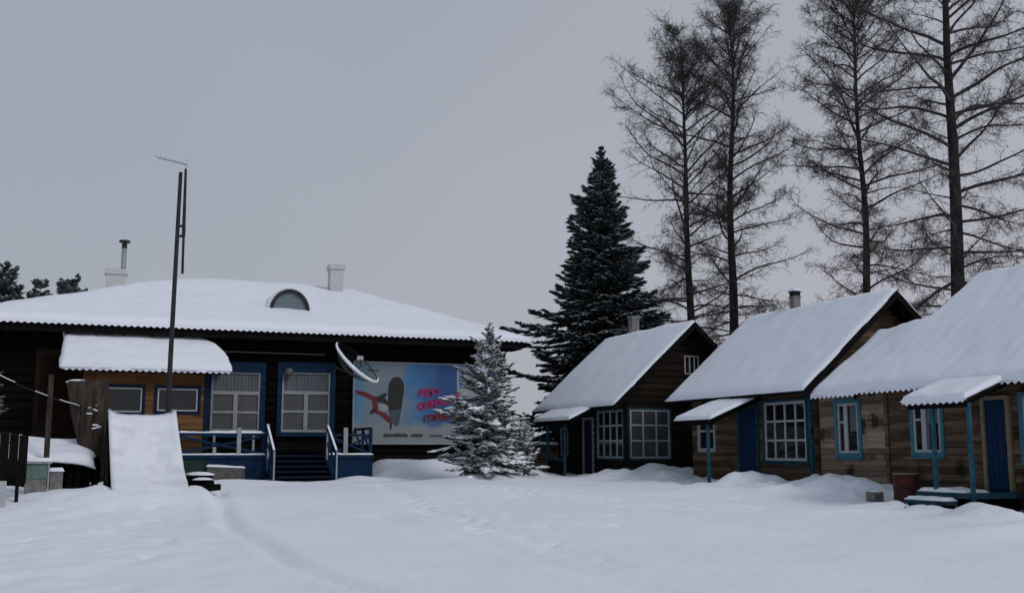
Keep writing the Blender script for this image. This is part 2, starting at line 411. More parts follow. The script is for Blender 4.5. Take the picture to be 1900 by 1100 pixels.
# ------------------------------------------------------------------ building helpers
rnd = random.Random(11)
def boards(mb, fn, u_lo, u_hi, z0, z1, bh, holes=(), th=0.03, kind='lap', joint=2.6):
    """rows of boards or logs on a wall; fn(u, z, n) gives a world point, n is outwards; holes are (u0, u1, z0, z1)"""
    z = z0
    while z < z1 - 0.01:
        zt = min(z + bh, z1)
        cuts = sorted({z, zt, *[h[k] for h in holes for k in (2, 3) if z + .004 < h[k] < zt - .004]})
        off = rnd.random() * joint
        for a, b in zip(cuts, cuts[1:]):
            zm = (a + b) / 2
            segs = [(u_lo(zm), u_hi(zm))]
            for h in holes:
                if h[2] < zm < h[3]:
                    segs = [q for s in segs for q in ((s[0], min(s[1], h[0])), (max(s[0], h[1]), s[1])) if q[1] - q[0] > .01]
            for s0, s1 in segs:
                us = [s0] + [x for x in (s0 - off + k * joint for k in range(1, 12)) if s0 + .2 < x < s1 - .2] + [s1] if kind == 'lap' else [s0, s1]
                for c0, c1 in zip(us, us[1:]):
                    c0 += .002; c1 -= .002
                    if kind == 'lap':
                        f0 = 1 - (a - z) / bh * .55; f1 = 1 - (b - z) / bh * .55
                        jit = rnd.uniform(-.003, .003)
                        mb.hexa([fn(c0, a + .003, 0), fn(c1, a + .003, 0), fn(c1, a + .003, th * f0 + jit), fn(c0, a + .003, th * f0 + jit),
                                 fn(c0, b - .001, 0), fn(c1, b - .001, 0), fn(c1, b - .001, th * f1 + jit), fn(c0, b - .001, th * f1 + jit)])
                    else:
                        prof = []
                        for k in range(6):
                            zz = a + (b - a) * k / 5
                            t = ((zz - z) / bh) * 2 - 1
                            prof.append((zz, th * math.sqrt(max(0.02, 1 - t * t))))
                        i = mb.pts([fn(c0, zz, n_) for zz, n_ in prof]); j = mb.pts([fn(c1, zz, n_) for zz, n_ in prof])
                        p = mb.pts([fn(c0, a, -.01), fn(c0, b, -.01), fn(c1, a, -.01), fn(c1, b, -.01)])
                        for k in range(5): mb.f.append((i + k, j + k, j + k + 1, i + k + 1))
                        mb.f.append(tuple([p] + [i + k for k in range(6)] + [p + 1])); mb.f.append(tuple([p + 2] + [j + k for k in range(6)] + [p + 3]))
                        mb.f.append((p, p + 1, p + 3, p + 2)); mb.f.append((p, p + 2, j, i)); mb.f.append((p + 1, i + 5, j + 5, p + 3))
        z = zt
    return mb

def window(parent, fn, u0, u1, z0, z1, cols, rows, casing=None, cw=0.09, cn=0.055, frame=WHITE, fw_=0.045, pane=GLASS, mw=0.028, name="window", sill=True, label=None):
    """a window set in a wall: casing boards round it (the part), sash bars and glass as sub-parts; cols and rows are fractions where bars stand"""
    mb = MB()
    if casing:
        mb.fbox(fn, u0 - cw, u0, z0 - cw, z1 + cw, -.02, cn); mb.fbox(fn, u1, u1 + cw, z0 - cw, z1 + cw, -.02, cn)
        mb.fbox(fn, u0, u1, z1, z1 + cw, -.02, cn - .003); mb.fbox(fn, u0, u1, z0 - cw, z0, -.02, cn - .003)
        if sill: mb.fbox(fn, u0 - cw - .03, u1 + cw + .03, z0 - cw - .03, z0 - cw, -.01, cn + .05)
        w = mb.build(name, casing, parent, bevel=.004)
    fr = MB(); n1 = .038
    fr.fbox(fn, u0, u0 + fw_, z0, z1, -.01, n1); fr.fbox(fn, u1 - fw_, u1, z0, z1, -.01, n1)
    fr.fbox(fn, u0 + fw_, u1 - fw_, z1 - fw_, z1, -.01, n1 - .002); fr.fbox(fn, u0 + fw_, u1 - fw_, z0, z0 + fw_, -.01, n1 - .002)
    for c in cols:
        c, ww = c if isinstance(c, tuple) else (c, mw)
        u = u0 + (u1 - u0) * c; fr.fbox(fn, u - ww / 2, u + ww / 2, z0 + fw_, z1 - fw_, -.008, n1 - .004)
    xs = [u0 + fw_] + [u0 + (u1 - u0) * (c[0] if isinstance(c, tuple) else c) for c in cols] + [u1 - fw_]
    for r in rows:
        span = (0, len(xs) - 1)
        if isinstance(r, tuple): r, span = r
        z = z0 + (z1 - z0) * r
        fr.fbox(fn, xs[span[0]], xs[span[1]], z - mw / 2, z + mw / 2, -.006, n1 - .008)
    if casing: f = fr.build("frame", frame, w, bevel=.003)
    else: w = fr.build(name, frame, parent, bevel=.003)
    MB().fbox(fn, u0 + .01, u1 - .01, z0 + .01, z1 - .01, -.03, .008).build("pane", pane, w)
    if label: w["label"] = label
    return w

def slab(name, m, parent, h, x0, x1, y0, y1, nx_, ny_, top, bot, smooth=False, wander=0):
    """a closed sheet over a rectangle: top(x, y) and bot(x, y) are added to the roof height h(x, y)"""
    mb = MB()
    X = [x0 + (x1 - x0) * i / nx_ for i in range(nx_ + 1)]; Y = [y0 + (y1 - y0) * j / ny_ for j in range(ny_ + 1)]
    W = nx_ + 1
    if wander:
        def wv(x, y):
            px = x + (wander * noise.noise((y * 1.7, x0, 3)) + wander * .6 * noise.noise((y * 4.9, x0, 6))) * (1 if x - x0 < 1e-6 else -1 if x1 - x < 1e-6 else 0)
            py = y + (wander * noise.noise((x * 1.7, y0, 4)) + wander * .6 * noise.noise((x * 4.9, y0, 7))) * (1 if y - y0 < 1e-6 else -1 if y1 - y < 1e-6 else 0)
            return px, py
        a = mb.pts([(*wv(x, y), h(x, y) + top(x, y)) for y in Y for x in X]); b = mb.pts([(*wv(x, y), h(x, y) + bot(x, y)) for y in Y for x in X])
    else: a = mb.pts([(x, y, h(x, y) + top(x, y)) for y in Y for x in X]); b = mb.pts([(x, y, h(x, y) + bot(x, y)) for y in Y for x in X])
    for j in range(ny_):
        for i in range(nx_):
            q = (j * W + i, j * W + i + 1, (j + 1) * W + i + 1, (j + 1) * W + i)
            mb.f.append(tuple(a + k for k in q)); mb.f.append(tuple(b + k for k in reversed(q)))
    for i in range(nx_):
        mb.f.append((a + i + 1, a + i, b + i, b + i + 1)); k = ny_ * W + i; mb.f.append((a + k, a + k + 1, b + k + 1, b + k))
    for j in range(ny_):
        k = j * W; mb.f.append((a + k, a + k + W, b + k + W, b + k)); k += nx_; mb.f.append((a + k + W, a + k, b + k, b + k + W))
    return mb.build(name, m, parent, smooth=smooth, recalc=False)

def snow_slab(parent, h, x0, x1, y0, y1, t, nx_, ny_, seed=0, edge=0.11, amp=0.03, edges=(1, 1, 1, 1), name="snow_cover", lip=None, drop=0.0):
    def top(x, y):
        d = min([q for q, k in ((x - x0, edges[0]), (x1 - x, edges[1]), (y - y0, edges[2]), (y1 - y, edges[3])) if k] or [9])
        e = min(1, max(0, d / edge)); e = math.sqrt(max(0, 1 - (1 - e) ** 2))
        nz = 1.3 * amp * noise.noise((x * .9 + seed * 7, y * .9, seed)) + amp * .7 * noise.noise((x * 2.7, y * 2.7 + seed, 5)) + .007 * noise.noise((x * 6, y * 6, 1)) + .012 * noise.noise((x * 1.2, y * 5, seed + 2))
        tt = t(x, y) if callable(t) else t
        return .012 + max(.012, (tt + nz) * (.22 + .78 * e))
    return slab(name, SNOWR, parent, h, x0, x1, y0, y1, nx_, ny_, top, lambda x, y: .004 - drop, smooth=True, wander=min(.045, .25 * edge))

def fringe(parent, h, along, a0, a1, edge_at, inward, period=.15, drop=.05, name="snow_fringe"):
    """snow packed in the troughs of a corrugated sheet, showing as white teeth at the eave"""
    n = int((a1 - a0) / period * 8)
    k = .5 * drop
    lo = lambda q: -.012 - k + k * math.cos(2 * math.pi * q / period)
    if along == 'x': return slab(name, SNOWR, parent, h, a0, a1, min(edge_at, edge_at + inward), max(edge_at, edge_at + inward), n, 1, lambda x, y: .06, lambda x, y: lo(x))
    return slab(name, SNOWR, parent, h, min(edge_at, edge_at + inward), max(edge_at, edge_at + inward), a0, a1, 1, n, lambda x, y: .06, lambda x, y: lo(y))

def gable_h(xr, zr, s): return lambda x, y: zr - s * abs(x - xr)

def cabin_shell(root, xr, zr, s, xw, yf, yb, rf, rb, xe, zb, wall_mat, gable_mat, left_holes, front_holes, kind='log', corr=False, left_range=None, snow=.10, seed=0, bargeboard=TIMBER, sheet_mat=None, bh=.15, edges=(1, 1, 1, 1), snow_x0=None):
    xr2 = 2 * xr - xw
    h = gable_h(xr, zr, s)
    core = MB(); k = .045
    zw = h(xw + k, 0) - .16
    P = [(xw + k, zb - .4), (xr2 - k, zb - .4), (xr2 - k, zw), (xr, zr - .16), (xw + k, zw)]
    core.prism(P, lambda u, z, n: (u, n, z), yf + k, yb - .02)
    core.build("core_wall", TIMBER, root)
    fl = lambda u, z, n: (xw + .04 - n, u, z)
    ff = lambda u, z, n: (u, yf + .04 - n, z)
    ztop = h(xw, 0) - .12
    lr = left_range or (yf, yb)
    boards(MB(), fl, lambda z: lr[0] + .04, lambda z: lr[1], zb - .3, ztop, bh, left_holes, kind=kind, th=.05 if kind == 'log' else .03).build("side_wall", wall_mat, root)
    boards(MB(), ff, lambda z: max(xw + .03, xr - (zr - .17 - z) / s), lambda z: min(xr2 - .03, xr + (zr - .17 - z) / s), zb - .3, zr - .25, bh, front_holes, kind=kind, th=.05 if kind == 'log' else .03).build("gable_wall", gable_mat, root)
    xe2 = 2 * xr - xe
    if corr:
        n = int((rb - rf) / .15 * 8)
        w = lambda x, y: .022 * math.cos(2 * math.pi * y / .15)
        roof = slab("roof", sheet_mat or SHEET, root, h, xe, xe2, rf, rb, 2, n, lambda x, y: w(x, y) - .022, lambda x, y: w(x, y) - .034)
        slab("roof_boards", TIMBER, root, h, xe + .12, xe2 - .12, rf + .02, rb - .02, 2, 1, lambda x, y: -.062, lambda x, y: -.12)
    else:
        roof = slab("roof", TIMBER, root, h, xe, xe2, rf, rb, 2, 1, lambda x, y: 0, lambda x, y: -.09)
    for yy in ((rf - .03, rf - .002), (rb + .002, rb + .03)):
        bb = MB()
        for xa in (xe - .02, xe2 + .02):
            a = h(xa, 0) + .02; c = zr + .02
            bb.hexa([(xa, yy[0], a - .20), (xr, yy[0], c - .20), (xr, yy[1], c - .20), (xa, yy[1], a - .20), (xa, yy[0], a), (xr, yy[0], c), (xr, yy[1], c), (xa, yy[1], a)])
        bb.build("bargeboard", bargeboard, root)
    snow_slab(roof, h, xe - .03 if snow_x0 is None else snow_x0, xe2 + .03, rf - .02, rb + .02, snow, 56, 46, seed, edges=edges)
    return h, fl, ff

def porch(root, x0, x1, y0, y1, z0, z1, posts, zdeck, deck=None, post_mat=TEALPOST, corr=False, seed=0, snow=.075, pw=.068):
    """a small lean-to roof beside the side wall; posts are (x, y, z bottom)"""
    s = (z1 - z0) / (x1 - x0)
    h = lambda x, y: z0 + s * (x - x0)
    if corr:
        n = int((y1 - y0) / .15 * 8); w = lambda x, y: .02 * math.cos(2 * math.pi * y / .15)
        roof = slab("porch_roof", SHEET, root, h, x0, x1, y0, y1, 2, n, lambda x, y: w(x, y) - .02, lambda x, y: w(x, y) - .03)
    else:
        roof = slab("porch_roof", TIMBER, root, h, x0, x1, y0, y1, 1, 1, lambda x, y: 0, lambda x, y: -.05)
    snow_slab(roof, h, x0 - .03, x1 + .02, y0 - .03, y1 + .03, snow, 24, 36, seed, edge=.08, amp=.03, edges=(1, 0, 1, 1))
    if corr: fringe(roof, h, 'y', y0 + .02, y1 - .02, x0 - .035, .1, .15, .045)
    bm_ = MB()
    for yy in (y0 + .08, y1 - .14):
        bm_.hexa([(x0 + .04, yy, z0 - .14), (x1 + .3, yy, z1 - .14 + s * .3), (x1 + .3, yy + .06, z1 - .14 + s * .3), (x0 + .04, yy + .06, z0 - .14),
                  (x0 + .04, yy, z0 - .055), (x1 + .3, yy, z1 - .055 + s * .3), (x1 + .3, yy + .06, z1 - .055 + s * .3), (x0 + .04, yy + .06, z0 - .055)])
        bm_.build("porch_beam", TIMBER, root); bm_ = MB()
    MB().box(x0 + .08, x0 + .16, y0 + .03, y1 - .03, z0 - .13, z0 - .035).build("porch_beam", TIMBER, root)
    for px, py, pz in posts:
        MB().box(px - pw / 2, px + pw / 2, py - pw / 2, py + pw / 2, pz, h(px, py) - .10).build("porch_post", post_mat, root, bevel=.006)

# ------------------------------------------------------------------ cabin 1 (farthest of the row)
c1 = thing("cabin", (15.97, 29.1, 0.7), "dark brown log cabin with large white-barred corner windows, beside the tall snowy fir", "cabin", "gabled log cabins in a row")
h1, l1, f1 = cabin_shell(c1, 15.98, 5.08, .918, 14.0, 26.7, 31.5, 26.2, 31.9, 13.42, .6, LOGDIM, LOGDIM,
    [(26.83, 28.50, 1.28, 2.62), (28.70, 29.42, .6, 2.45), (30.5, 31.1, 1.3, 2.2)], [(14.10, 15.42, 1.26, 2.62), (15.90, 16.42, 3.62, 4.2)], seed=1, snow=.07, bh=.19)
window(c1, f1, 14.14, 15.40, 1.28, 2.62, (.333, .666), (.36, .68), casing=TEALDARK, cw=.05, fw_=.05, mw=.05, frame=WHITEOLD, sill=False, pane=GLASSGREY)
window(c1, l1, 26.86, 28.48, 1.28, 2.62, (.25, .5, .75), (.36, .68), casing=TEALDARK, cw=.05, fw_=.05, mw=.06, frame=WHITEOLD, sill=False)
window(c1, f1, 15.92, 16.40, 3.64, 4.18, (.36, .68), (), frame=WHITE, fw_=.04, mw=.04)
window(c1, l1, 30.52, 31.08, 1.32, 2.18, (.5,), (.6,), frame=WHITEOLD, fw_=.05, mw=.04)
d = MB().fbox(l1, 28.78, 29.36, .62, 2.40, -.02, .03)
dd = d.build("door", NAVY, c1)
MB().fbox(l1, 28.70, 28.78, .6, 2.46, -.02, .06).fbox(l1, 29.36, 29.44, .6, 2.46, -.02, .06).fbox(l1, 28.78, 29.36, 2.40, 2.46, -.02, .058).build("door_frame", WHITEOLD, dd)
MB().fbox(l1, 28.84, 28.87, 1.35, 1.5, .03, .07).build("handle", DARKMETAL, dd)
porch(c1, 12.78, 13.55, 27.75, 30.3, 2.36, 2.72, [(12.93, 28.4, .5), (12.93, 29.62, .5)], .7, seed=21, post_mat=TEALDARK)
bp = MB().box(12.915, 12.945, 28.445, 29.575, .72, 1.22)
bp.build("porch_panel", LOGDARK, c1)
MB().box(12.905, 12.955, 28.445, 29.575, 1.22, 1.27).box(12.905, 12.955, 28.445, 29.575, .60, .72).build("porch_rail", TEALDARK, c1)
MB().box(12.88, 14.0, 28.3, 29.7, .56, .64).build("porch_floor", TEALDARK, c1)
ck = MB().box(16.5, 16.76, 30.9, 31.16, 4.3, 5.75); ck.box(16.47, 16.79, 30.87, 31.19, 5.75, 5.82)
ck.build("chimney", STONE, c1)

# ------------------------------------------------------------------ cabin 2
c2 = thing("cabin", (17.2, 22.6, 0.8), "middle cabin with tall twelve-pane window and plain blue door beside a one-post porch", "cabin", "gabled log cabins in a row")
h2, l2, f2 = cabin_shell(c2, 17.25, 5.12, .872, 15.2, 20.0, 25.2, 19.5, 25.48, 14.60, .75, LOGBROWN, LOGBROWN,
    [(20.24, 21.92, 1.22, 2.66), (22.13, 23.0, .7, 2.60), (24.05, 24.9, 1.45, 2.34)], [], seed=2, snow=.08, bh=.13, kind='lap')
window(c2, l2, 20.28, 21.88, 1.26, 2.62, (.25, .5, .75), (.345, .67), casing=TEALDARK, cw=.06, fw_=.06, mw=.05, pane=GLASS)
window(c2, l2, 24.10, 24.86, 1.50, 2.30, ((.4, .07),), (.62,), casing=WHITEOLD, cw=.05, fw_=.05, mw=.05, sill=False)
dd = MB().fbox(l2, 22.20, 22.92, .70, 2.52, -.02, .04).build("door", BLUEDOOR, c2)
b = MB()
for k in range(1, 5): b.fbox(l2, 22.20 + .144 * k - .006, 22.20 + .144 * k + .006, .72, 2.5, .04, .046)
b.build("batten", BLUE, dd)
MB().fbox(l2, 22.26, 22.29, 1.4, 1.54, .04, .085).build("handle", DARKMETAL, dd)
MB().fbox(l2, 22.12, 22.20, .68, 2.60, -.02, .07).fbox(l2, 22.92, 23.02, .68, 2.60, -.02, .07).fbox(l2, 22.20, 22.92, 2.52, 2.60, -.02, .068).build("door_frame", TEALDARK, dd)
porch(c2, 13.58, 14.75, 21.66, 23.28, 2.22, 2.70, [(13.72, 22.02, .5)], .75, seed=22)
MB().box(13.2, 15.1, 21.9, 23.3, .60, .70).build("porch_floor", TEALDARK, c2)
MB().box(13.5, 14.0, 21.75, 22.3, .62, .72).build("step", TEALDARK, c2)
MB().fbox(l2, 20.04, 20.16, .5, 2.72, -.02, .075).build("corner_board", TEALDARK, c2)
ck = MB().box(17.32, 17.52, 23.4, 23.6, 4.7, 5.50); ck.box(17.30, 17.54, 23.38, 23.62, 5.50, 5.53)
chm = ck.build("chimney", STONE, c2)
cp = MB()
for a, b in ((17.32, 23.4), (17.49, 23.4), (17.32, 23.57), (17.49, 23.57)): cp.box(a, a + .03, b, b + .03, 5.54, 5.64)
cp.box(17.35, 17.49, 23.43, 23.57, 5.54, 5.64)
cp.box(17.29, 17.55, 23.37, 23.63, 5.64, 5.66)
cp.build("chimney_cap", DARKMETAL, chm)
snow_slab(chm, lambda x, y: 5.66, 17.29, 17.55, 23.37, 23.63, .08, 8, 8, 5, edge=.1)

# ------------------------------------------------------------------ cabin 3 (nearest) with its plank annexe
c3 = thing("cabin", (17.9, 14.8, 0.7), "nearest cabin with grey plank annexe, blue door framed in raw pine and raised porch", "cabin", "gabled log cabins in a row")
h3, l3, f3 = cabin_shell(c3, 17.95, 5.13, .760, 15.3, 11.6, 17.70, 11.2, 18.04, 14.78, .6, LOGBROWN, LOGBROWN,
    [(16.22, 17.06, 1.40, 2.46), (14.56, 15.28, .70, 2.50), (13.55, 14.36, 1.30, 2.46)], [], corr=True, seed=3, snow=.11, bh=.125, kind='lap', edges=(0, 1, 1, 1), snow_x0=17.95)
# annexe
ha = gable_h(16.62, 4.09, .760)
xa2 = 2 * 16.62 - 15.3
MB().prism([(15.345, .3), (xa2 - .05, .3), (xa2 - .05, 2.9), (16.62, 3.92), (15.345, 2.88)], lambda u, z, n: (u, n, z), 17.72, 19.93).build("annexe_core_wall", TIMBER, c3)
la = lambda u, z, n: (15.3 + .04 - n, u, z)
boards(MB(), la, lambda z: 17.82, lambda z: 19.94, .5, 2.86, .115, [(18.62, 19.32, 1.42, 2.52)], kind='lap', joint=1.45).build("annexe_wall", PLANKGREY, c3)
MB().fbox(la, 17.72, 17.815, .5, 2.84, -.02, .05).build("corner_board", LOGBROWN, c3)
wa = window(c3, la, 18.64, 19.30, 1.44, 2.50, ((.62, .12),), ((.62, (1, 2)),), casing=TEAL, cw=.10, fw_=.05, mw=.04)
n_ = int((19.44 - 18.06) / .15 * 8)
ra = slab("annexe_roof", SHEETRUST, c3, ha, 14.74, 2 * 16.62 - 14.74, 18.06, 19.44, 2, n_, lambda x, y: .022 * math.cos(2 * math.pi * y / .15) - .022, lambda x, y: .022 * math.cos(2 * math.pi * y / .15) - .034)
slab("annexe_roof_boards", TIMBER, c3, ha, 14.86, 2 * 16.62 - 14.86, 18.06, 19.43, 2, 1, lambda x, y: -.062, lambda x, y: -.12)
def blanket_h(x, y):
    t = sstep(17.75, 18.45, y)
    return (1 - t) * h3(x, y) + t * ha(x, y)
def blanket_t(x, y): return .11 + .05 * sstep(18.9, 18.2, y) * sstep(15.2, 16.4, x)
snow_slab(ra, blanket_h, 14.72, 17.95, 11.18, 19.46, blanket_t, 60, 130, 8, edges=(1, 0, 1, 1), edge=.13)
fringe(ra, ha, 'y', 18.0, 19.44, 14.72, .12, .15, .045)
fringe(ra, h3, 'y', 11.3, 18.0, 14.72, .12, .15, .045)
def drape(w, fn, u0, u1, z0, z1):
    MB().fbox(fn, u0, u1, z0, z1, .0085, .011).build("curtain", CURTAIN, w)
drape(wa, la, 18.70, 18.92, 1.9, 2.44)
# openings of the nearest cabin
w3 = window(c3, l3, 16.28, 17.00, 1.46, 2.42, ((.62, .12),), ((.66, (1, 2)),), casing=TEAL, cw=.09, fw_=.05, mw=.04)
drape(w3, l3, 16.33, 16.66, 2.02, 2.38); drape(w3, l3, 16.60, 16.69, 1.52, 2.02)
window(c3, l3, 13.60, 14.30, 1.36, 2.42, (.5,), (.66,), casing=TEAL, cw=.09, fw_=.05, mw=.04)
dd = MB().fbox(l3, 14.66, 15.16, .80, 2.40, -.02, .035).build("door", BLUEDOOR, c3)
b = MB()
for k in range(1, 4): b.fbox(l3, 14.66 + .125 * k - .005, 14.66 + .125 * k + .005, .82, 2.38, .035, .041)
b.build("batten", BLUE, dd)
MB().fbox(l3, 14.70, 14.73, 1.45, 1.58, .035, .085).build("handle", DARKMETAL, dd)
MB().fbox(l3, 14.585, 14.66, .78, 2.475, -.02, .075).fbox(l3, 15.16, 15.235, .78, 2.475, -.02, .075).fbox(l3, 14.66, 15.16, 2.40, 2.475, -.02, .073).build("door_frame", CREAM, dd)
porch(c3, 13.88, 14.90, 14.18, 15.66, 2.36, 2.74, [(14.0, 15.06, .82), (14.0, 14.22, .30)], .78, corr=True, seed=23, snow=.10)
pf = MB().box(13.93, 15.28, 14.15, 15.5, .69, .775)
pf.build("porch_floor", TEALDARK, c3)
MB().box(14.3, 15.25, 14.45, 15.4, .2, .69).build("porch_base", TIMBER, c3)
MB().box(13.62, 13.92, 14.5, 15.45, .58, .64).build("step", TEALDARK, c3)
MB().box(13.2, 13.55, 14.62, 15.4, .50, .545).build("step", TEALDARK, c3)
MB().box(13.26, 13.5, 14.7, 15.3, .3, .50).build("step_base", TIMBER, c3)
MB().box(13.66, 13.9, 14.55, 15.4, .3, .58).build("step_base", TIMBER, c3)
snow_slab(c3, lambda x, y: .775, 13.95, 14.5, 14.35, 15.48, .05, 14, 18, 32, edge=.08, name="snow_cover")
snow_slab(c3, lambda x, y: .64, 13.62, 13.92, 14.5, 15.45, .05, 8, 14, 34, edge=.06, name="snow_cover")
snow_slab(c3, lambda x, y: .775, 14.5, 15.1, 15.15, 15.48, .05, 12, 6, 31, edge=.12, name="snow_cover")

# ------------------------------------------------------------------ main log building
mb_ = thing("lodge", (5.0, 29.8, 0.8), "long dark log lodge under a broad snow-covered hip roof with an orange plank entrance room", "building")
EX0, EX1, EY0, EY1, RZ, EZ = -3.5, 12.15, 28.9, 41.9, 6.92, 4.66
RX0, RX1, RY = 2.9, 7.6, 35.4
def hip(x, y):
    q = [(y - EY0) / (RY - EY0), (EY1 - y) / (EY1 - RY), (x - EX0) / (RX0 - EX0), (EX1 - x) / (EX1 - RX1)]
    return EZ + (RZ - EZ) * min(1.0, min(q))
roof = slab("roof", TIMBER, mb_, hip, EX0, EX1, EY0 + .1, EY1, 60, 60, lambda x, y: -.03, lambda x, y: -.16)
nw = int((EX1 - EX0) / .155 * 8)
slab("eave_sheet", SHEET, roof, hip, EX0, EX1, EY0 - .04, EY0 + .8, nw, 1, lambda x, y: .026 * math.cos(2 * math.pi * x / .155), lambda x, y: .026 * math.cos(2 * math.pi * x / .155) - .012)
def soft_hip(x, y):
    q = [(y - EY0) / (RY - EY0), (EY1 - y) / (EY1 - RY), (x - EX0) / (RX0 - EX0), (EX1 - x) / (EX1 - RX1)]
    k = 14.0
    return EZ + (RZ - EZ) * (-math.log(sum(math.exp(-k * v) for v in q) + math.exp(-k * 1.0)) / k)
def softh(x, y): return max(soft_hip(x, y), hip(x, y) - .25)
snow_slab(roof, softh, EX0 - .02, EX1 + .02, EY0 - .02, EY1, .17, 150, 110, 12, edge=.16, amp=.035, drop=.0)
fringe(roof, hip, 'x', EX0 + .1, EX1 - .05, EY0 - .05, .12, .155, .036)
FW = lambda u, z, n: (u, 29.8 - n, z)
MB().box(-3.0, 11.6, 29.85, 41.0, .2, 4.62).build("core_wall", TIMBER, mb_)
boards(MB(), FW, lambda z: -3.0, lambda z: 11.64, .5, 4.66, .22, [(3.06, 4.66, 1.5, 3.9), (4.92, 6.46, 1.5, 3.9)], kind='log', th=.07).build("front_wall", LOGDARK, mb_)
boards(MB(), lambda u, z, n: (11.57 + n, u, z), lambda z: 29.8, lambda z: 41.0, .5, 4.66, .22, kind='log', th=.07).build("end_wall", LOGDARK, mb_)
b = MB()
for k in range(23):
    x = EX0 + .3 + k * .68
    b.box(x, x + .09, EY0 + .12, 29.75, 4.40, 4.50)
b.box(EX0, EX1 - .3, EY0 + .06, EY0 + .11, 4.42, 4.60)
b.build("rafters", TIMBER, mb_)
# big blue-framed windows
for (u0, u1, z0, z1) in ((3.20, 4.49, 1.95, 3.58), (5.07, 6.40, 1.99, 3.62)):
    w = MB()
    w.fbox(FW, u0 - .13, u0, z0 - .12, z1 + .28, 0, .11); w.fbox(FW, u1, u1 + .14, z0 - .12, z1 + .28, 0, .11)
    w.fbox(FW, u0, u1, z1, z1 + .28, 0, .105); w.fbox(FW, u0, u1, z0 - .12, z0, 0, .105)
    w = w.build("window", BLUE, mb_, bevel=.005)
    fr = MB(); zt = z0 + (z1 - z0) * .66; um = (u0 + u1) / 2; n1 = .07
    t = .05
    fr.fbox(FW, u0, u0 + t, z0, z1, 0, n1).fbox(FW, u1 - t, u1, z0, z1, 0, n1)
    fr.fbox(FW, u0 + t, u1 - t, z1 - t * .8, z1, 0, n1 - .002).fbox(FW, u0 + t, u1 - t, z0, z0 + t * 1.3, 0, n1 - .002).fbox(FW, u0 + t, u1 - t, zt - .045, zt + .045, 0, n1 - .002)
    fr.fbox(FW, um - .055, um + .055, z0 + t * 1.3, zt - .045, 0, n1 - .004)
    zm = z0 + (zt - z0) * .52
    fr.fbox(FW, u0 + t, um - .055, zm - .03, zm + .03, 0, n1 - .006).fbox(FW, um + .055, u1 - t, zm - .03, zm + .03, 0, n1 - .006)
    fr.build("frame", WHITEOLD, w)
    MB().fbox(FW, u0 + .01, u1 - .01, z0 + .01, zt, .0, .02).build("pane", GLASSGREY, w)
    cu = MB(); N = 60
    a = cu.pts([FW(u0 + .03 + (u1 - u0 - .06) * i / N, z, .022 + .010 * math.sin(i * 1.35) + .004 * math.sin(i * .37)) for z in (zt + .02, z1 - .03) for i in range(N + 1)])
    for i in range(N): cu.f.append((a + i, a + i + 1, a + N + 2 + i, a + N + 1 + i))
    cu.build("curtain", CURTAIN, w, smooth=True)
# brown side door at the dark end of the front
dd = MB().fbox(FW, -1.0, -.15, 1.2, 3.9, .05, .09).build("door", BROWNDOOR, mb_)
MB().fbox(FW, -1.12, -1.0, 1.2, 4.05, .03, .11).fbox(FW, -.15, -.03, 1.2, 4.05, .03, .11).fbox(FW, -1.0, -.15, 3.9, 4.05, .03, .108).build("door_frame", LOGDIM, dd)
# conduit under the eave
MB().tube([(2.7, 29.62, 4.12), (6.2, 29.62, 4.12)], .013, 6).build("conduit", CREAM, mb_)
# wall lamp
lp = MB().lathe((5.215, 29.58, 3.50), [(.05, 0), (.11, .04), (.13, .12), (.10, .2), (.04, .23)], 16).build("wall_lamp", LAMPGLASS, mb_, smooth=True)
MB().box(5.19, 5.24, 29.58, 29.74, 3.70, 3.74).build("bracket", DARKMETAL, lp)
# entrance room with lean-to roof
VF = lambda u, z, n: (u, 28.1 - n, z)
MB().box(.06, 2.94, 28.12, 29.8, .3, 3.40).build("entrance_core_wall", TIMBER, mb_)
boards(MB(), VF, lambda z: .0, lambda z: 2.96, .9, 3.42, .14, [(.42, 1.42, 2.37, 3.08), (1.68, 2.76, 2.42, 3.08)], kind='lap', joint=2.0).build("entrance_wall", PLANKORANGE, mb_)
boards(MB(), lambda u, z, n: (.03 - n, u, z), lambda z: 28.1, lambda z: 29.75, .9, 3.42, .14, kind='lap', joint=2.0).build("entrance_side_wall", PLANKORANGE, mb_)
MB().fbox(VF, 2.86, 2.985, .9, 3.42, -.01, .05).build("corner_board", NAVY, mb_)
window(mb_, VF, .46, 1.38, 2.42, 3.02, (), (), casing=NAVY, cw=.075, frame=WHITE, fw_=.035, sill=False)
window(mb_, VF, 1.74, 2.70, 2.46, 3.02, (), (), casing=NAVY, cw=.075, frame=WHITE, fw_=.035, sill=False)
def hv(x, y):
    a = 3.44 + .50 * (y - 27.6)
    if x > 1.7: a = min(a, 3.44 + 1.10 * math.sqrt(max(0, 1 - ((x - 1.7) / 1.76) ** 2)))
    return a
rv = slab("entrance_roof", SHEET, mb_, hv, -.5, 3.42, 27.6, 29.75, int(3.92 / .15 * 8), 14, lambda x, y: .022 * math.cos(2 * math.pi * x / .15) - .02, lambda x, y: .022 * math.cos(2 * math.pi * x / .15) - .032)
slab("entrance_rafters", TIMBER, mb_, hv, -.3, 3.3, 27.75, 29.72, 30, 14, lambda x, y: -.06, lambda x, y: -.14)
fringe(rv, hv, 'x', -.48, 3.40, 27.575, .12, .15, .036)
def ent_t(x, y): return .17
snow_slab(rv, hv, -.52, 3.45, 27.57, 29.72, ent_t, 90, 44, 33, edge=.14, amp=.03, edges=(1, 1, 1, 0))
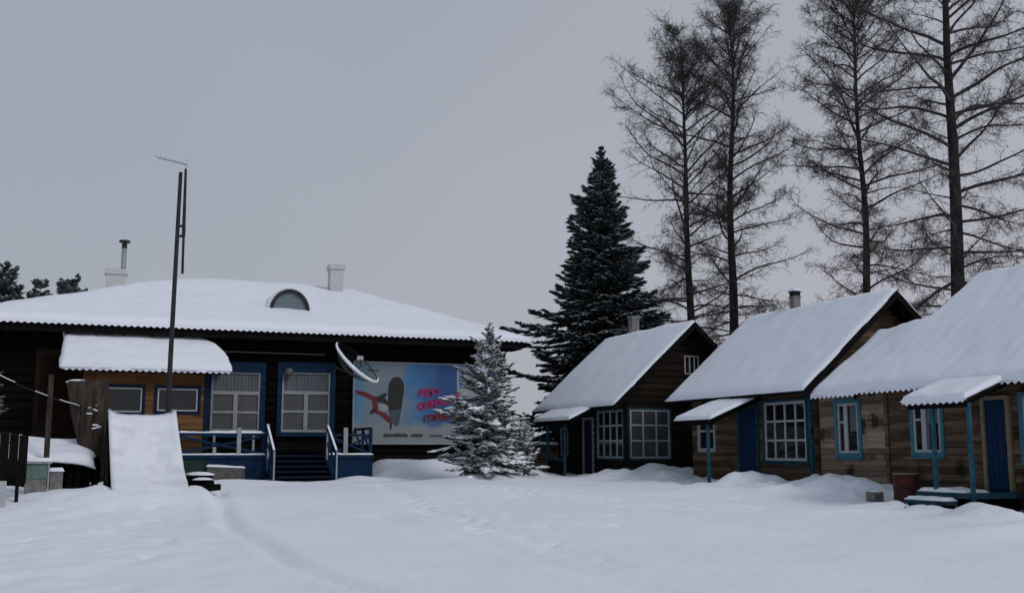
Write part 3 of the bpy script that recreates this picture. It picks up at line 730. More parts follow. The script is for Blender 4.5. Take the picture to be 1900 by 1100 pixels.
# dormer
dx, dz = 5.40, 5.42
DF = lambda u, z, n: (u, 30.78 - n, z)
arc = lambda r, k=1.0: [(dx + r * math.cos(a), dz + r * k * math.sin(a)) for a in [math.pi * i / 20 for i in range(21)]]
dm = MB().prism(arc(.49, 1.14), DF, -1.6, .0).build("dormer", ZINC, mb_)
rim = MB(); o_, i_ = arc(.56, 1.14), arc(.485, 1.14)
for k in range(20):
    rim.hexa([DF(*i_[k], 0), DF(*o_[k], 0), DF(*o_[k], .08), DF(*i_[k], .08), DF(*i_[k + 1], 0), DF(*o_[k + 1], 0), DF(*o_[k + 1], .08), DF(*i_[k + 1], .08)])
rim.build("rim", DARKMETAL, dm)
sc_ = MB(); oo = arc(.64, 1.12); ii = arc(.565, 1.13)
for k in range(20):
    sc_.hexa([DF(*ii[k], -1.7), DF(*oo[k], -1.7), DF(*oo[k], -.02), DF(*ii[k], -.02), DF(*ii[k + 1], -1.7), DF(*oo[k + 1], -1.7), DF(*oo[k + 1], -.02), DF(*ii[k + 1], -.02)])
sc_.build("snow_cover", SNOWR, dm, smooth=True)
# chimneys
def brick_stack(x0, x1, y0, y1, z0, z1, cap):
    m = MB(); z = z0; k = 0
    while z < z1 - .02:
        e = .004 * (k % 2); t = min(z + .085, z1)
        m.box(x0 - e, x1 + e, y0 - e, y1 + e, z, t); z = t; k += 1
    m.box(x0 - .05, x1 + .05, y0 - .05, y1 + .05, z1, z1 + cap * .55); m.box(x0 - .03, x1 + .03, y0 - .03, y1 + .03, z1 + cap * .55, z1 + cap)
    return m
brick_stack(7.2, 7.62, 33.8, 34.2, 6.2, 7.25, .16).build("chimney", PLASTER, mb_)
cs = brick_stack(.50, 1.05, 34.0, 34.4, 5.9, 6.72, .16).build("chimney", PLASTER, mb_)
MB().tube([(.97, 34.25, 6.85), (.97, 34.25, 7.55)], .075, 12).build("flue_pipe", METAL, cs)
MB().tube([(.97, 34.25, 7.55), (.97, 34.25, 7.70)], .077, 12).tube([(.97, 34.25, 7.74), (.97, 34.25, 7.80)], [.17, .15], 14).tube([(.97, 34.25, 7.70), (.97, 34.25, 7.75)], .02, 6).build("flue_cap", DARKMETAL, cs)
# porch deck, stairs, rails
DZ = 1.38
dk = MB()
for k in range(13): dk.box(2.25, 7.15, 27.8 + k * .152, 27.8 + k * .152 + .146, DZ - .05, DZ)
dk.build("porch_floor", NAVY, mb_)
sk = MB()
for a, b_ in ((2.95, 4.42), (5.95, 7.15)):
    sk = MB()
    for k in range(3): sk.box(a, b_, 27.82, 27.85, .62 + k * .235, .62 + k * .235 + .229)
    if a > 5: sk.box(7.11, 7.14, 27.85, 29.75, .62, 1.33)
    sk.build("skirting", BLUE, mb_)
MB().box(2.2, 2.95, 27.83, 27.86, .5, 1.31).build("skirting", SKIRTGREEN, mb_)
MB().box(2.2, 4.45, 27.77, 27.815, 1.30, 1.375).build("fascia", BLUE, mb_)
MB().box(5.93, 7.17, 27.77, 27.815, 1.30, 1.375).build("fascia", BLUE, mb_)
snow_slab(mb_, lambda x, y: DZ, 2.2, 4.4, 27.75, 27.93, .035, 30, 4, 41, edge=.06, amp=.02)
snow_slab(mb_, lambda x, y: DZ, 5.95, 7.15, 27.75, 27.93, .035, 20, 4, 42, edge=.06, amp=.02)
for k in range(5):
    z = DZ - .005 - (k + 0) * .125
    MB().box(4.47, 5.86, 27.76 - (k + 1) * .23, 27.78 - k * .23, z - .045, z).build("stair_tread", NAVY, mb_)
    MB().box(4.49, 5.84, 27.75 - k * .23, 27.77 - k * .23, z - .125, z - .047).build("stair_riser", TIMBER, mb_)
sb = MB()
for x in (4.435, 5.875):
    sb.hexa([(x - .025, 26.6, .45), (x + .025, 26.6, .45), (x + .025, 27.8, .95), (x - .025, 27.8, .95), (x - .025, 26.6, .78), (x + .025, 26.6, .78), (x + .025, 27.8, 1.36), (x - .025, 27.8, 1.36)])
    sb.build("stringer", BLUE, mb_); sb = MB()
# rails
def rail_run(xa, xb, white_x, mesh_name="railing"):
    m = MB(); y = 27.84
    m.box(xa, xb, y - .03, y + .03, 1.86, 1.92)
    for x in (xa + .04, xb - .04): m.box(x - .04, x + .04, y - .04, y + .04, DZ, 2.1)
    m.bar((xa + .08, y + .01, DZ + .04), (xb - .08, y + .01, 1.84), .03, .06); m.bar((xa + .08, y - .025, 1.84), (xb - .08, y - .025, DZ + .04), .03, .06)
    r = m.build(mesh_name, BLUE, mb_)
    return r
r = rail_run(2.2, 4.36, 3.7)
MB().box(3.66, 3.76, 27.76, 27.80, DZ + .02, 2.06).build("baluster", WHITEOLD, r)
MB().box(3.08, 3.16, 27.76, 27.80, DZ + .02, 1.58).build("baluster", WHITEOLD, r)
MB().box(3.15, 4.3, 28.9, 28.96, 1.98, 2.04).box(3.2, 3.26, 28.9, 28.95, DZ, 1.98).box(4.2, 4.26, 28.9, 28.95, DZ, 1.98).build("bench_rail", WHITEOLD, mb_)
snow_slab(r, lambda x, y: 1.92, 2.2, 4.36, 27.80, 27.88, .045, 40, 3, 44, edge=.04, amp=.03)
r = rail_run(5.97, 7.13, 6.42)
MB().box(6.36, 6.47, 27.76, 27.80, DZ + .02, 2.08).build("baluster", WHITEOLD, r)
m = MB()
m.box(7.07, 7.13, 27.9, 29.7, 2.04, 2.1).box(7.07, 7.13, 28.7, 28.76, DZ, 2.04)
m.bar((7.10, 27.92, DZ + .05), (7.10, 28.7, 2.02), .03, .06); m.bar((7.10, 28.7, DZ + .05), (7.10, 29.6, 2.02), .03, .06)
m.build("railing", BLUE, mb_)
for x, s_ in ((4.40, -1), (5.93, 1)):
    m = MB()
    m.box(x - .04, x + .04, 27.70, 27.78, .9, 2.14); m.box(x - .035, x + .035, 26.62, 26.69, .5, 1.5)
    m.bar((x, 27.74, 2.09), (x, 26.65, 1.45), .07, .085); m.bar((x, 27.74, 1.72), (x, 26.65, 1.08), .04, .05)
    sr = m.build("stair_rail", BLUE, mb_)
    MB().box(x - .022 - .02 * s_, x + .022 - .02 * s_, 27.66, 27.695, 1.0, 2.15).build("baluster", WHITEOLD, sr)
    MB().box(x - .018, x + .018, 26.585, 26.615, .6, 1.48).build("baluster", WHITEOLD, sr)
    m = MB(); m.bar((x, 27.74, 2.145), (x, 26.65, 1.505), .05, .022); m.build("snow_cover", SNOWR, sr)

# ------------------------------------------------------------------ billboard on the front wall
bl = thing("billboard", (7.05, 29.66, 1.70), "pale blue billboard picturing a snowboarder, hung on the dark log wall beside the snowy spruce", "billboard")
BF = lambda u, z, n: (7.05 + u, 29.66 - n, 1.70 + z)
BW, BH = 4.2, 2.24
MB().fbox(BF, 0, BW, 0, BH, 0, .04).build("panel", BANNER, bl)
fr = MB().fbox(BF, -.03, BW + .03, BH, BH + .035, -.02, .05).fbox(BF, -.03, BW + .03, -.035, 0, -.02, .05).fbox(BF, -.03, 0, 0, BH, -.02, .05).fbox(BF, BW, BW + .03, 0, BH, -.02, .05)
fr.build("frame", WHITEOLD, bl)
def ink(name, m, polys, n0=.042, n1=.046):
    b = MB()
    for P in polys: b.prism(P, BF, n0, n1)
    return b.build(name, m, bl)
def S(P, k=2.16 / 1100 * 1.0):   # outline drawn in enlarged-print units, 906 units = 1.64 m wide
    return [((x - 92) * .00213, (1040 - y) * .00228) for x, y in P]
board_top = S([(565, 640), (552, 500), (548, 380), (562, 300), (600, 245), (650, 225), (705, 228), (745, 265), (768, 330), (765, 420), (748, 520), (735, 620)])
board_low = S([(565, 640), (735, 620), (718, 740), (700, 815), (670, 840), (620, 800), (575, 720)])
ink("snowboard", BLACKINK, [board_top])
ink("snowboard_tail", GREYINK, [board_low], .042, .045)
rider = [S([(100, 400), (150, 405), (260, 425), (345, 465), (420, 475), (405, 560), (420, 650), (350, 655), (340, 560), (330, 520), (240, 480), (120, 440)]),
         S([(360, 640), (430, 650), (520, 675), (590, 740), (612, 800), (580, 800), (520, 760), (430, 690), (350, 665)])]
ink("rider_red_suit", REDINK, rider, .042, .048)
ink("rider_dark_limbs", BLACKINK, [S([(400, 480), (470, 440), (520, 425), (535, 450), (500, 490), (560, 540), (560, 600), (520, 560), (450, 540), (415, 545)]), S([(300, 680), (330, 625), (365, 640), (350, 690)]), S([(580, 800), (615, 800), (600, 875), (582, 875)])], .042, .050)
ink("rider_pale_limb", WHITEOLD, [S([(425, 570), (520, 570), (560, 600), (520, 650), (430, 640)])], .042, .049)
def lettering(name, txt, size, u, z, m, shear=.2, rot=0.0, n=.043, bold=.012):
    cu = bpy.data.curves.new(name, 'FONT'); cu.body = txt; cu.size = size; cu.shear = shear; cu.extrude = .002; cu.offset = bold
    ob = bpy.data.objects.new(name, cu); COL.objects.link(ob)
    me = bpy.data.meshes.new_from_object(ob.evaluated_get(bpy.context.evaluated_depsgraph_get()))
    bpy.data.objects.remove(ob); bpy.data.curves.remove(cu)
    c, s_ = math.cos(rot), math.sin(rot)
    for v in me.vertices:
        x, y, k = v.co
        v.co = (u + x * c - y * s_, -n - k, z + x * s_ + y * c)
    me.materials.append(m)
    o = bpy.data.objects.new(name, me); COL.objects.link(o); o.parent = bl; ORIGIN[o.name] = ORIGIN[bl.name]
    return o
lettering("pink_lettering", "ВЕРЬ", .27, 1.84, 1.30, PINK, rot=.10, bold=.022)
lettering("pink_lettering", "СНЕЖНЫЙ", .25, 1.84, .92, PINK, rot=.22, bold=.026)
lettering("red_lettering", "ГОРНЫЙ", .22, 2.02, .60, REDINK, rot=.13, bold=.022)
strokes = MB(); rs = random.Random(5)
for (a, b_, z, hgt) in ((.38, .54, 2.0, .055), (.58, .68, 2.0, .05)):
    u = a
    while u < b_: w_ = rs.uniform(.018, .035); strokes.fbox(BF, u, u + w_, z, z + hgt * rs.uniform(.7, 1), .042, .045); u += w_ + .008
strokes.build("small_print", BLACKINK, bl)
for (a, b_, z, hgt) in ((.86, 1.52, .17, .10), (1.66, 2.0, .17, .10), (2.2, 3.1, .17, .08)):
    strokes = MB(); u = a
    while u < b_: w_ = rs.uniform(.03, .06); strokes.fbox(BF, u, u + w_, z, z + hgt * rs.uniform(.75, 1), .042, .045); u += w_ + .010
    strokes.build("caption", BLACKINK if b_ < 2.1 else GREYINK, bl)
ink("crest", WHITEOLD, [[(3.02, 1.35), (3.75, 1.35), (3.75, 2.2), (3.02, 2.2)]], .042, .044)
ink("crest_mark", BLUEINK, [[(3.1, 1.6), (3.22, 1.6), (3.22, 2.1), (3.1, 2.1)], [(3.22, 1.6), (3.5, 1.6), (3.5, 1.72), (3.22, 1.72)]], .045, .048)

# ------------------------------------------------------------------ satellite dish under the eave
ds = thing("satellite_dish", (6.75, 29.1, 3.9), "large dark satellite dish with a white band along its lower rim, hung above the blue window", "satellite dish")
def dish_pt(r, a, back=0.0):
    c = Vector((6.90, 28.75, 3.86))
    ax = Vector((.56, -.44, .68)).normalized()       # where the dish looks
    e1 = ax.cross(Vector((0, 1, 0))).normalized(); e2 = ax.cross(e1)
    Rr = .74
    return tuple(c - ax * (.36 * (1 - r * r) + back) + (e1 * math.cos(a) + e2 * math.sin(a)) * Rr * r)
m = MB()
for k in range(28): m.tube([dish_pt(r / 6, 2 * math.pi * k / 28) for r in range(7)], .006, 4, cap=False)
for r in (.2, .35, .5, .65, .8, .92): m.tube([dish_pt(r, 2 * math.pi * k / 40) for k in range(41)], .005, 4, cap=False)
m.tube([dish_pt(1, 2 * math.pi * k / 60) for k in range(61)], .016, 6, cap=False)
m.build("reflector", DISHGREY, ds)
rim = MB()
low = sorted(range(120), key=lambda i: dish_pt(1, 2 * math.pi * i / 120)[2] + .8 * dish_pt(1, 2 * math.pi * i / 120)[0])
lowc = low[0]
P = [dish_pt(1.02, 2 * math.pi * (lowc + k) / 120, -.01) for k in range(-34, 35)]
rim.tube(P, [.012 + .040 * max(0, math.cos(k / 34 * 1.45)) for k in range(-34, 35)], 7)
rim.build("snow_cover", FROST, ds, smooth=True)  # white band tapering along the lower part of the rim
foc = Vector((6.90, 28.75, 3.86)) + Vector((.56, -.44, .68)).normalized() * .16
lw = Vector(dish_pt(1, 2 * math.pi * lowc / 120))
MB().tube([tuple(lw), tuple(lw + (foc - lw) * .5 + Vector((.05, -.05, -.05))), tuple(foc)], .016, 6).build("feed_arm", DARKMETAL, ds)
MB().box(foc.x - .11, foc.x + .06, foc.y - .06, foc.y + .06, foc.z - .06, foc.z + .06).build("receiver", WHITE, ds, bevel=.015)
MB().tube([dish_pt(0, 0, .03), (6.4, 29.2, 3.75), (6.35, 29.75, 3.7)], .03, 8).build("wall_bracket", DARKMETAL, ds)

# ------------------------------------------------------------------ antenna mast
am = thing("antenna_mast", (1.74, 24.06, .8), "tall thin dark pole with a television aerial, standing behind the snow slide", "antenna mast")
MB().tube([(1.72, 24.06, .6), (1.72, 24.06, 3.4), (1.76, 24.06, 7.52)], [.062, .052, .040], 10).build("pole", DARKMETAL, am)
MB().tube([(1.885, 24.04, 5.28), (1.875, 24.03, 6.3)], [.028, .026], 8).tube([(1.875, 24.03, 6.1), (1.86, 24.02, 7.6)], [.040, .026], 8).build("upper_pole", DARKMETAL, am)
for q in ((1.72, 1.90, 24.03, 24.08, 6.08, 6.13), (1.73, 1.90, 24.03, 24.08, 6.30, 6.35), (1.86, 1.91, 24.0, 24.07, 5.28, 5.5)): MB().box(*q).build("clamp", DARKMETAL, am)
ya = MB().tube([(1.87, 24.02, 7.70), (1.26, 24.25, 7.86)], .012, 5)
for k in range(7):
    t = k / 6; x, y, z = 1.82 - .54 * t, 24.04 + .2 * t, 7.715 + .14 * t
    ya.bar((x - .06 * .9, y - .16 + .04 * t, z), (x + .06 * .9, y + .16 - .04 * t, z), .008, .008)
ya.bar((1.88, 24.02, 7.55), (1.88, 24.02, 7.82), .012, .012)
ya.build("aerial", METAL, am)

# ------------------------------------------------------------------ snow slide
sl = thing("snow_slide", (1.2, 22.6, .8), "steep packed-snow play slide with wooden sides and dark green post", "slide")
m = MB(); NX, NY = 16, 40
def slide_z(t): return .62 + 1.62 * (1 - sstep(0, 1, t) * .35 - t * .65)
tp = []
for j in range(NY + 1):
    t = j / NY; y = 23.85 - 3.5 * t
    z = .70 + 1.54 * max(0, 1 - t * 1.26) - .05 * math.sin(math.pi * min(1, t * 1.26)) + .16 * math.exp(-((t - .80) / .12) ** 2) - .30 * sstep(.84, 1.0, t)
    for i in range(NX + 1):
        u = i / NX; e = abs(u * 2 - 1)
        zz = z - .055 * sum(math.exp(-((u - .60 - .12 * math.sin(k * 2.3)) / .07) ** 2 - ((t - .18 - k * .065) / .022) ** 2) for k in range(9)) + .115 * e ** 5 * max(0, 1 - 1.1 * t) + .022 * noise.noise((u * 4, t * 7, 2)) + .014 * noise.noise((u * 11, t * 17, 5)) - .05 * math.exp(-((u - .62 - .08 * t) / .14) ** 2) * sstep(.2, .7, t)
        tp.append((.53 + 1.33 * u + .03 * t + .05 * t, y, zz - .22 * sstep(.72, .95, t) * e ** 2))
a = m.pts(tp); b_ = m.pts([(x, y, z - .14) for x, y, z in tp]); W = NX + 1
for j in range(NY):
    for i in range(NX):
        q = (j * W + i, j * W + i + 1, (j + 1) * W + i + 1, (j + 1) * W + i)
        m.f.append(tuple(a + k for k in reversed(q))); m.f.append(tuple(b_ + k for k in q))
for i in range(NX):
    m.f.append((a + i, a + i + 1, b_ + i + 1, b_ + i)); k = NY * W + i; m.f.append((a + k + 1, a + k, b_ + k, b_ + k + 1))
for j in range(NY):
    k = j * W; m.f.append((a + k + W, a + k, b_ + k, b_ + k + W)); k += NX; m.f.append((a + k, a + k + W, b_ + k + W, b_ + k))
m.build("snow_bed", TRAMPLED, sl, smooth=True)
for x in (.50, 1.86):
    MB().hexa([(x, 23.88, .7), (x + .035, 23.88, .7), (x + .035, 21.5, .6), (x, 21.5, .6), (x, 23.88, 2.14), (x + .035, 23.88, 2.14), (x + .035, 21.5, .90), (x, 21.5, .90)]).build("side_board", TIMBER if x < 1 else TEALDARK, sl)
for x in (.58, 1.86): MB().box(x - .05, x + .05, 23.9, 24.0, .6, 2.25).build("post", TEALDARK, sl)
MB().box(.5, 1.9, 23.88, 23.9, .7, 2.1).build("back_board", TIMBER, sl)

# ------------------------------------------------------------------ stump beside the slide
stp = thing("tree_stump", (.3, 24.4, .9), "tall rough grey stump, flaring towards its top, with snow patches, beside the snow slide", "tree stump")
m = MB(); NA = 44; rings = []
for j in range(27):
    t = j / 26; z = .85 + 2.08 * t
    xl = .22 - .54 * t ** .8; xr_ = .50 + .04 * t; cx = (xl + xr_) / 2; hw = (xr_ - xl) / 2
    ring = []
    for i in range(NA):
        an = 2 * math.pi * i / NA
        k = 1 + .10 * noise.noise((math.cos(an) * 2.2, math.sin(an) * 2.2, t * 1.5)) + .07 * noise.noise((math.cos(an) * 6, math.sin(an) * 6, t * 2)) + .03 * noise.noise((math.cos(an) * 14, math.sin(an) * 14, t * 4))
        ring.append((cx + hw * k * math.cos(an), 24.42 + (.26 + .1 * t) * k * math.sin(an), z + (.05 * noise.noise((an * 3, 1, 4)) if j == 26 else 0)))
    rings.append(m.pts(ring))
for a, b_ in zip(rings, rings[1:]):
    for i in range(NA): m.f.append((a + i, a + (i + 1) % NA, b_ + (i + 1) % NA, b_ + i))
m.f.append(tuple(rings[0] + i for i in reversed(range(NA)))); m.f.append(tuple(rings[-1] + i for i in range(NA)))
m.build("trunk", STUMP, stp, smooth=False)
def snow_blob(name, parent, c, r, seed, m_=SNOWR, n=18):
    m = MB(); rings = []
    for j in range(8):
        th = math.pi / 2 * j / 7.5
        rings.append(m.pts([(c[0] + r[0] * math.cos(2 * math.pi * i / n) * math.cos(th) * (1 + .25 * noise.noise((i * .8, j * .5, seed))), c[1] + r[1] * math.sin(2 * math.pi * i / n) * math.cos(th) * (1 + .25 * noise.noise((i * .8, j * .5, seed + 3))), c[2] + r[2] * math.sin(th)) for i in range(n)]))
    for a, b_ in zip(rings, rings[1:]):
        for i in range(n): m.f.append((a + i, a + (i + 1) % n, b_ + (i + 1) % n, b_ + i))
    m.f.append(tuple(rings[0] + i for i in reversed(range(n)))); m.f.append(tuple(rings[-1] + i for i in range(n)))
    return m.build(name, m_, parent, smooth=True)
snow_blob("snow_patch", stp, (-.1, 24.36, 2.90), (.22, .2, .07), 3)
rq = random.Random(3)
for cx_, cz_ in ((.27, 1.95), (.20, 2.34)):
    for k in range(6):
        snow_blob("snow_patch", stp, (cx_ + rq.gauss(0, .05), 24.11 + rq.uniform(-.01, .03), cz_ + rq.gauss(0, .045)), (rq.uniform(.03, .065), .05, rq.uniform(.02, .04)), 4 + k, n=10)

# ------------------------------------------------------------------ left-hand odds and ends
wp = thing("woodpile", (-.7, 24.3, .8), "low dark woodpile under a snow-covered corrugated sheet, behind the green box", "woodpile")
m = MB(); rl = random.Random(9)
for j in range(5):
    for i in range(11):
        x = -1.35 + i * .17 + rl.uniform(-.02, .02); z = .78 + j * .13
        m.tube([(x, 23.55 + rl.uniform(-.05, .05), z), (x + rl.uniform(-.02, .02), 24.6, z)], .075, 7)
m.build("firewood", LOGDARK, wp)
MB().box(-1.4, .25, 24.62, 24.66, .6, 1.5).build("back_board", TIMBER, wp)
hw = lambda x, y: 1.28 + .26 * (y - 23.4) - .09 * (x + .6) - .10 * max(0, x + .1) ** 2 * 4
sh = slab("roofing_sheet", SHEET, wp, hw, -1.55, .32, 23.4, 24.9, int(1.87 / .13 * 8), 6, lambda x, y: .02 * math.cos(2 * math.pi * x / .13), lambda x, y: .02 * math.cos(2 * math.pi * x / .13) - .01)
snow_slab(sh, hw, -1.57, .34, 23.38, 24.9, .13, 40, 30, 51, edge=.2, amp=.06)
for k, (x0_, y0_, x1_, y1_, z1_, lab) in enumerate(((-1.75, 23.9, -1.25, 24.5, 1.75, "dark plank propped on the woodpile before the frosted bush"), (-1.0, 24.72, -.75, 25.2, 2.05, "thin dark plank leaning behind the woodpile near the rope post"))):
    pk = MB(); pk.bar((x0_, y0_, .7), (x1_, y1_, z1_), .16, .03); tag(pk.build("plank", TIMBER, loc=(x0_, y0_, .7)), lab, "plank")
gb = thing("metal_box", (-.69, 21.8, .72), "green metal cabinet on a grey base, snow on its flat lid, beside a dark board", "cabinet")
MB().box(-.90, -.50, 21.62, 21.98, .98, 1.26).build("cabinet_body", GREENBOX, gb, bevel=.01)
MB().box(-.88, -.52, 21.64, 21.96, .62, .98).build("base", STONE, gb)
MB().box(-.94, -.44, 21.58, 22.02, 1.26, 1.29).build("lid", METAL, gb)
MB().box(-.50, -.475, 21.60, 21.625, .60, 1.27).build("leg", METAL, gb)
snow_slab(gb, lambda x, y: 1.29, -.95, -.43, 21.57, 22.03, .06, 16, 14, 52, edge=.06, amp=.015)
gs = thing("stone_block", (-.38, 22.1, .74), "small rough grey stone block beside the green cabinet", "stone")
m = MB().box(-.49, -.25, 21.98, 22.26, .6, 1.10).build("block", STONE, gs, bevel=.03)
snow_slab(gs, lambda x, y: 1.10, -.51, -.23, 21.96, 22.28, .06, 10, 10, 53, edge=.06, amp=.02)
nb = thing("wooden_board", (-.95, 20.9, .5), "blackened upright wooden board on one thin leg, in front of the frosted bush", "board")
m = MB()
for k in range(4): m.box(-1.46 + k * .155, -1.46 + k * .155 + .149, 21.28, 21.32, .88 + .03 * (k % 2), 1.86 - .03 * k)
m.build("board_panel", TIMBER, nb)
MB().box(-1.0, -.94, 20.97, 21.03, .42, 1.25).build("leg", TIMBER, nb)
MB().box(-1.0, -.94, 21.03, 21.28, 1.1, 1.16).build("brace", TIMBER, nb)
ws = thing("white_panel", (-1.2, 20.7, .5), "low white panel standing in the snow before the dark board", "panel")
MB().box(-1.5, -1.12, 20.6, 20.64, .44, .98).build("panel_face", WHITE, ws, bevel=.008)
MB().box(-1.53, -1.5, 20.58, 20.62, .3, 1.02).build("stake", TIMBER, ws)
ps = thing("fence_post", (-.58, 23.93, .9), "thin grey wooden post carrying a snow-covered rope, behind the green cabinet", "post")
MB().tube([(-.58, 23.2, .8), (-.58, 23.2, 2.98)], [.055, .05], 10).build("post_shaft", STUMP, ps)
rope = MB(); P = []
for k in range(19):
    t = k / 18; P.append((-1.6 + 1.65 * t, 23.1 + 1.0 * t, 2.98 - .60 * t - .06 * math.sin(math.pi * t) + .01 * noise.noise((k * .9, 0, 0))))
rope.tube(P, .010, 6)
ro = rope.build("rope", DARKMETAL, loc=(-.8, 23.6, 2.7)); tag(ro, "snow-covered rope slung past the thin post to the stump", "rope")
for a, b_ in ((1, 5), (8, 12), (13, 18)):
    rs_ = MB().tube([(p[0], p[1], p[2] + .015) for p in P[a:b_]], .010, 6); rs_.build("snow_cover", FROST, ro, smooth=True)
lg = thing("log_heap", (2.3, 22.3, .75), "short dark logs half buried in snow, by the slide's foot", "logs")
MB().tube([(2.05, 22.9, .80), (2.45, 22.3, .84)], [.13, .11], 12).build("log", LOGDARK, lg)
MB().tube([(2.12, 22.2, .74), (2.62, 22.05, .79)], [.075, .065], 10).build("log", LOGDARK, lg)
MB().tube([(2.1, 23.2, .95), (2.55, 23.0, .95)], [.09, .09], 10).build("log", LOGDARK, lg)
snow_blob("snow_cover", lg, (2.3, 22.95, 1.0), (.3, .2, .07), 12)
snow_blob("snow_cover", lg, (2.3, 22.3, .92), (.2, .1, .05), 13)
cs_ = thing("concrete_slab", (3.4, 27.2, .8), "grey concrete slab leaning against the porch skirting, snow at its foot", "slab")
MB().hexa([(2.95, 27.42, .74), (3.85, 27.42, .74), (3.85, 27.5, .74), (2.95, 27.5, .74), (2.95, 27.66, 1.10), (3.85, 27.66, 1.06), (3.85, 27.74, 1.06), (2.95, 27.74, 1.10)]).build("slab_face", DARKSTONE, cs_, bevel=.01)
snow_slab(cs_, lambda x, y: 1.095 - .045 * (x - 2.95), 2.93, 3.87, 27.64, 27.76, .04, 20, 4, 71, edge=.05)
# barrel and block by the nearest cabin
br = thing("barrel", (14.1, 15.95, .45), "rusty red steel barrel standing by the nearest cabin's porch steps", "barrel")
pr = [(.215, 0)]
for z in (.0, .2, .40, .60):
    pr += [(.222, z + .0), (.222, z + .02)] if z in (0, .60) else [(.222, z - .01), (.235, z), (.235, z + .015), (.222, z + .025)]
pr += [(.228, .625), (.228, .64), (.20, .64), (.20, .62)]
MB().lathe((14.12, 15.95, .42), pr, 28).build("drum", RUSTRED, br, smooth=False)
MB().lathe((14.12, 15.95, 1.065), [(.19, 0), (.235, .0), (.235, .02), (.19, .02)], 24).build("lid", CREAM, br)
cb = thing("cinder_block", (13.9, 16.5, .5), "small grey hollow block half sunk in the snow near the red barrel", "block")
m = MB().box(13.78, 14.02, 16.44, 16.50, .50, .73).box(13.78, 14.02, 16.60, 16.66, .50, .73)
for x in (13.78, 13.885, 13.99): m.box(x, x + .03, 16.50, 16.60, .505, .725)
m.build("shell", STONE, cb, bevel=.006)
snow_blob("snow_cover", cb, (13.9, 16.52, .72), (.1, .09, .04), 15)
# fence in the gap
fc = thing("plank_fence", (12.7, 31.0, .7), "dark plank fence closing the gap between lodge and farthest cabin", "fence")
m = MB()
for k in range(5): m.box(11.75, 13.9, 31.0, 31.03, .55 + k * .23, .55 + k * .23 + .2)
m.build("fence_boards", LOGBROWN, fc)
for x in (11.85, 12.9, 13.8): MB().box(x - .05, x + .05, 31.03, 31.13, .4, 1.8).build("post", TIMBER, fc)
snow_slab(fc, lambda x, y: 1.67, 11.75, 13.9, 30.98, 31.05, .08, 30, 3, 61, edge=.04)

